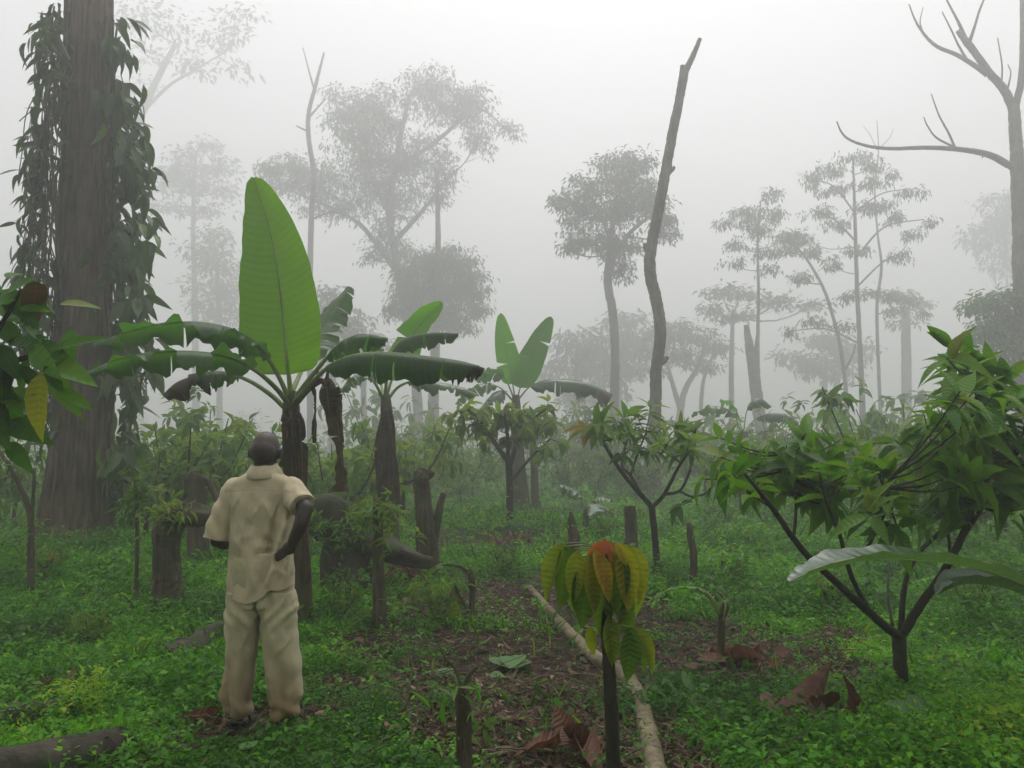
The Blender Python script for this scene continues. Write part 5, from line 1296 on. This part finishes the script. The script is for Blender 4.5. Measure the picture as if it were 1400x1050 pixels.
stump('thin_sapling', 'very thin straight sapling standing between the massive trunk and the arching stump', 8.8, [(186, 825, 3.2), (187, 780, 2.6), (188, 730, 2.4), (187, 690, 2), (184, 655, 1.6)], cat='sapling')
epiphyte('leaves at the top of the very thin straight sapling beside the massive trunk', 186, 672, 8.8, 12, .17, 14, .35, z=2, name='sapling_foliage')
stump('bent_sapling', 'two thin bent dark stems left of the massive trunk', 9.0, [(42, 760, 4), (40, 700, 3.4), (20, 650, 2.6), (-5, 610, 2)], limbs=[[(42, 730, 3), (45, 690, 2.4), (47, 640, 2)]], cat='sapling')

# mossy mound of logs right of the man
def rubble():
    root = thing('mossy_log', 'dark mossy rotten log lying across behind the main banana stem', 'log', base(480, 9.6))
    mb = MB(); pa, ra = pix_path([(400, 700, 18), (450, 708, 30), (500, 738, 22), (560, 762, 12), (590, 770, 8)], 9.6); path = spline(pa, 50); r = np.interp(np.linspace(0, 1, 50), np.linspace(0, 1, len(ra)), ra)
    mb.tube(path, r, 18, jit=.12, flute=lambda s, th: 1 + .15 * np.sin(3 * th + 8 * s)); mb.build('trunk', M['darklog'], root)
    mb = MB(); pa, ra = pix_path([(470, 716, 22), (472, 760, 34), (474, 800, 40), (474, 840, 44)], 9.7); mb.tube(spline(pa, 12), np.interp(np.linspace(0, 1, 12), [0, .33, .66, 1], ra), 20, jit=.15); mb.build('root_plate', M['darklog'], root)
rubble()
epiphyte('low dark green creepers growing over the mossy rotten log', 470, 715, 9.3, 46, .12, 34, .3, z=1.3)

def fallen(name, label, pts, rad, mat, cat='log', jit=.06, limbs=(), sides=16, lift=.6):
    g = [G(px, py) for px, py in pts]
    path = np.array(g); rr = np.array(rad); path[:, 2] += rr * lift
    root = thing(name, label, cat, path.mean(0) * np.array((1, 1, 0)) + np.array((0, 0, path[:, 2].min() - rr.max())))
    n = 60; p = spline(path, n); r = np.interp(np.linspace(0, 1, n), np.linspace(0, 1, len(rr)), rr)
    knots = RNG.random(7)
    def fl(s, th): return 1 + .05 * np.sin(2 * th + 5 * s) + sum(.10 * np.exp(-((s - k) / .012) ** 2) for k in knots)
    mb = MB(); mb.tube(p, r, sides, jit=jit, flute=fl); mb.build('trunk', M[mat], root)
    for (a, d, L, r0) in limbs:
        q = p[int(a * (n - 1))]; d = nrm(d); b = MB()
        b.tube(spline([q, q + d * L * .5 + (0, 0, .02), q + d * L], 8), np.linspace(r0, r0 * .5, 8), 8, jit=.08); b.build('branch', M[mat], root)
    return root
fallen('fallen_log', 'pale knobbly fallen log lying diagonally through the brown litter behind the sapling', [(724, 806), (765, 855), (815, 905), (858, 935), (880, 985), (893, 1045), (905, 1110)], [.035, .048, .055, .06, .056, .055, .055], 'log', jit=.10, limbs=[(.45, (.1, .6, .25), .12, .03), (.6, (-.6, .2, .4), .10, .025)])
fallen('fallen_branch', 'thin pale stick on the litter at the bottom centre', [(655, 1040), (700, 1032), (745, 1030), (790, 1035)], [.012, .014, .013, .009], 'log', 'stick', lift=1)
fallen('rotten_log', 'dark rotten log in the bottom left corner', [(-60, 1010), (20, 1000), (90, 985), (160, 960)], [.12, .12, .10, .05], 'darklog', jit=.12, lift=.4)
fallen('rotten_log', 'thick dark broken log at the bottom left edge in front of yellowish weeds', [(-40, 1075), (60, 1062), (140, 1040), (168, 1020)], [.10, .12, .10, .07], 'darklog', jit=.12, lift=.5)
fallen('mossy_log', 'grey mossy log half buried in green, left of the man\'s legs', [(222, 905), (255, 895), (290, 872), (330, 850)], [.11, .12, .10, .08], 'darklog', jit=.14, lift=.2)
fallen('fallen_branch', 'thin dead branch lying in green at the lower right', [(905, 955), (960, 975), (1010, 1010), (1050, 1060)], [.012, .011, .010, .007], 'twig', 'stick', lift=1.2)
fallen('fallen_branch', 'second thin dead branch lying steeper across lower right litter', [(885, 935), (920, 985), (990, 1035), (1040, 1090)], [.009, .009, .008, .006], 'twig', 'stick', lift=2)
fallen('fallen_branch', 'thin straight stick lying across the litter in front of the dry leaf heap', [(930, 950), (975, 938), (1030, 918)], [.008, .008, .006], 'twig', 'stick', lift=2)
fallen('fallen_branch', 'dark fallen branch on the far green right of the open cacao tree', [(1075, 770), (1110, 760), (1150, 752)], [.05, .06, .04], 'darklog', 'log', jit=.1, lift=.5)
fallen('fallen_branch', 'long dark log lying along the far side of the clearing', [(640, 700), (720, 698), (800, 703), (860, 706)], [.10, .13, .12, .08], 'darklog', 'log', jit=.12, lift=.3)
fallen('fallen_branch', 'dark log on the far green behind left part of large cacao tree', [(930, 697), (980, 700), (1040, 696)], [.10, .10, .07], 'darklog', 'log', jit=.12, lift=.3)

# dry leaves and weeds one can tell apart
def ground_leaf(name, label, items, mat, cat, tmpl=None, group=None):
    c = G(*items[0][:2]); root = thing(name, label, cat, c, group)
    for (x0, y0, h0, x1, y1, h1, ti, wf, bend) in items:
        a = G(x0, y0) + np.array((0, 0, h0)); b = G(x1, y1) + np.array((0, 0, h1)); L = np.linalg.norm(b - a)
        lf = MB(); lf.leaves(a[None], (b - a)[None], (np.array((0, -.6, 1.0)) + RNG.normal(0, .2, 3))[None], L, L * wf, tmpl or leaf_grid(10, .16, -.3, wave=.02), ti, bend); lf.build('blade', M[mat], root)
def dry_pile(label, px, py, n, spread, L, t0=.5, up=.35, name='dry_leaf_pile'):
    c = G(px, py); root = thing(name, label, 'dry leaves', c)
    for k in range(n):
        x = c[0] + RNG.normal(0, spread); y = c[1] + RNG.normal(0, spread * .7)
        a = np.array((x, y, float(gh(x, y)) + .03 + .05 * RNG.random())); az = RNG.random() * 6.283
        d = np.array((math.cos(az), math.sin(az), RNG.normal(up, .35))); l = L * (.6 + .7 * RNG.random())
        lf = MB(); lf.leaves(a[None], d[None], (np.array((0, -.4, 1.)) + RNG.normal(0, .6, 3))[None], l, l * (.38 + .2 * RNG.random()), leaf_grid(10, .22, -.45, wave=.03), np.clip(RNG.normal(t0, .2), 0, 1), RNG.normal(.8, .9))
        lf.build('leaf', M['reddry'], root)
ground_leaf('dry_leaf', 'big curled red brown dry leaf standing up in the green at the lower right', [(1085, 1000, .02, 1080, 955, .10, .6, .55, .5), (1090, 1002, .02, 1108, 962, .10, .3, .4, -1.2)], 'reddry', 'dry leaf')
dry_pile('dark curled dry leaves bent into a hoop beside the big upright dry leaf', 1130, 985, 7, .09, .20, .15, .5)
dry_pile('crumpled pinkish brown dry leaves on bare litter behind the sapling at right', 1000, 908, 20, .22, .19, .6, .25)
dry_pile('large dark red dry leaves on the litter at the bottom beside the sapling stem', 795, 1035, 9, .10, .20, .42, .5)
dry_pile('rust red dry leaves on the rotten log at the lower left', 90, 950, 9, .12, .14, .6, .5)
dry_pile('brown dry leaves on the ground just left of the man\'s feet', 285, 998, 4, .05, .13, .45, .3)
ground_leaf('weed', 'single broad bright green weed leaf right of the fallen pale log', [(940, 965, .02, 925, 935, .06, .8, .7, .5), (945, 962, .02, 955, 935, .08, .75, .6, .5)], 'weed', 'weed')
ground_leaf('weed', 'low pale bluish green weed leaves right of the broad bright weed leaf', [(965, 975, .03, 1010, 968, .03, .95, .5, .3), (960, 978, .02, 985, 985, .02, .95, .5, .3), (985, 972, .03, 960, 960, .05, .9, .5, .3)], 'weed', 'weed')
ground_leaf('weed', 'small bright weed with broad leaves in litter right of the cut stake', [(697, 925, .06, 690, 905, .10, .7, .7, .5), (697, 925, .06, 715, 910, .10, .6, .7, .5), (690, 930, .03, 670, 932, .05, .8, .6, .5)], 'weed', 'weed')
ground_leaf('weed', 'pale green weed leaf lying in the green left of the cut stake', [(600, 930, .03, 575, 925, .04, .9, .6, .3), (600, 930, .03, 620, 922, .06, .85, .6, .3)], 'weed', 'weed')
ground_leaf('weed', 'tiny light leaf on the green at the very bottom left of the stake', [(330, 1040, .05, 352, 1025, .06, 1., .6, .3)], 'weed', 'weed')
ground_leaf('weed', 'broad dark weed leaves below the large cacao trunk at the right', [(1240, 985, .06, 1280, 975, .08, .5, .5, .6), (1240, 985, .06, 1205, 975, .09, .6, .5, .6), (1240, 985, .06, 1255, 1005, .05, .4, .5, .6)], 'weed', 'weed')
def weed_patch(label, px, py, n, L, spread, tint, mat='herb', wf=.5, h=.12):
    c = G(px, py); root = thing('weed_patch', label, 'weeds', c); lf = MB()
    for k in range(n):
        x = c[0] + RNG.normal(0, spread); y = c[1] + RNG.normal(0, spread)
        q = np.array((x, y, float(gh(x, y)) + h * RNG.random()))
        rosette(lf, q, np.array((0, 0, 1.)) + RNG.normal(0, .4, 3), 8, L, tint, tmpl=T_MED, wf=wf, droop=.3)
    lf.build('foliage', M[mat], root)
weed_patch('yellow green weeds growing over the rotten log at the lower left', 100, 985, 170, .04, .13, .9, h=.30)
weed_patch('leafy weeds creeping over the thick broken log at the bottom left edge', 60, 1020, 90, .04, .16, .6, h=.16)
weed_patch('dark weeds along the right end of the thick broken log', 185, 1030, 90, .05, .18, .35, h=.16)
weed_patch('mound of dark leafy weeds over the half buried log left of the man\'s legs', 255, 925, 80, .06, .20, .35, h=.25)
weed_patch('taller leafy weeds at the right edge beneath the banana leaf', 1360, 930, 80, .07, .35, .3, h=.25)
weed_patch('dense bright low herbs in front of the man at the bottom', 500, 1035, 120, .035, .30, .75, h=.10)
weed_patch('broad low weeds at the foot of the massive trunk', 120, 775, 120, .10, .8, .45, h=.3)
def heap(label, px, py, rx, h, name='brush_heap', n=260):
    c = G(px, py); root = thing(name, label, 'heap', c); lf = MB(); tw = MB()
    for k in range(n):
        a = RNG.random() * 6.28; q = RNG.random() ** .6; x = c[0] + rx * q * math.cos(a); y = c[1] + rx * q * math.sin(a); z = float(gh(x, y)) + h * (1 - q) * (.3 + .7 * RNG.random())
        d = RNG.normal(0, 1, 3); d[2] = abs(d[2]) * .3 - .2
        lf.leaves(np.array([(x, y, z)]), d[None], np.array([(0, 0, 1.)]), .10 * (.5 + RNG.random()), .04, T_MED, RNG.random(), RNG.normal(1, 1))
        if k % 8 == 0:
            p = np.array((x, y, z)); e = p + nrm(d) * .3; tw.tube([p, (p + e) / 2 + RNG.normal(0, .03, 3), e], [.006, .005, .003], 4, caps=False)
    tw.build('twigs', M['twig'], root); lf.build('dry_foliage', M['reddry'], root)
heap('pointed brown heap of dead plant stuff beside the tall pale stump', 550, 795, .35, .42)
heap('low reddish heap of dead brush in the middle of the far clearing', 705, 752, 1.1, .35)
heap('small reddish dead tuft at the base of the tall dead trunk', 892, 728, .35, .25, n=90)

for (px, py, h, lbl) in ((690, 790, .45, 'small thin seedling on the green behind the broken black sapling'), (835, 745, .5, 'small seedling between the two dark stumps in the far clearing'), (1010, 800, .4, 'little seedling on the green behind the pale banana sucker leaf'),
                         (1140, 830, .45, 'little leafy seedling between branches of large cacao tree and the clearing'), (470, 850, .4, 'little leafy seedling right of the man near the slim dark post'), (120, 880, .35, 'little leafy seedling on the green at the left, above the rust red leaves'), (600, 850, .5, 'small leafy seedling left of the broken black sapling'), (1330, 850, .6, 'leafy seedling under the long glossy leaf at the right edge'), (60, 800, .6, 'leafy seedling in front of the massive trunk at the far left'), (390, 930, .3, 'tiny leafy seedling just right of the man\'s trouser leg')):
    dup(protos[int(px) % 4], G(px, py), px * 1.7, h / 2.2, lbl, 'seedlings on the clearing')

for (px, py, n, L, sp, t, h, lbl) in ((228, 806, 45, .09, .22, .4, .35, 'leafy weeds round the foot of the arching stump left of the man'), (586, 784, 40, .10, .25, .45, .35, 'leafy weeds round the foot of the tall pale stump'), (518, 848, 40, .07, .18, .5, .28, 'leafy weeds round the foot of the slim dark post'),
                                      (468, 812, 60, .10, .40, .35, .35, 'leafy weeds in front of the mossy rotten log behind the man'), (786, 752, 35, .09, .22, .45, .28, 'leafy weeds round the thin pointed dark stump'), (864, 748, 35, .09, .22, .4, .28, 'leafy weeds round the short square dark stump'), (414, 840, 40, .08, .2, .4, .3, 'leafy weeds round the foot of the main banana stem'),
                                      (20, 1008, 60, .045, .12, .35, .26, 'dark green creeper leaves over the left end of the bottom left log'), (110, 1040, 60, .045, .12, .5, .24, 'green creeper leaves over the middle of the bottom left log'), (1234, 955, 50, .06, .16, .4, .22, 'leafy weeds round the foot of the large cacao tree'), (637, 1050, 25, .04, .10, .5, .14, 'small weeds round the cut stake in front')):
    weed_patch(lbl, px, py, n, L, sp, t, h=h)
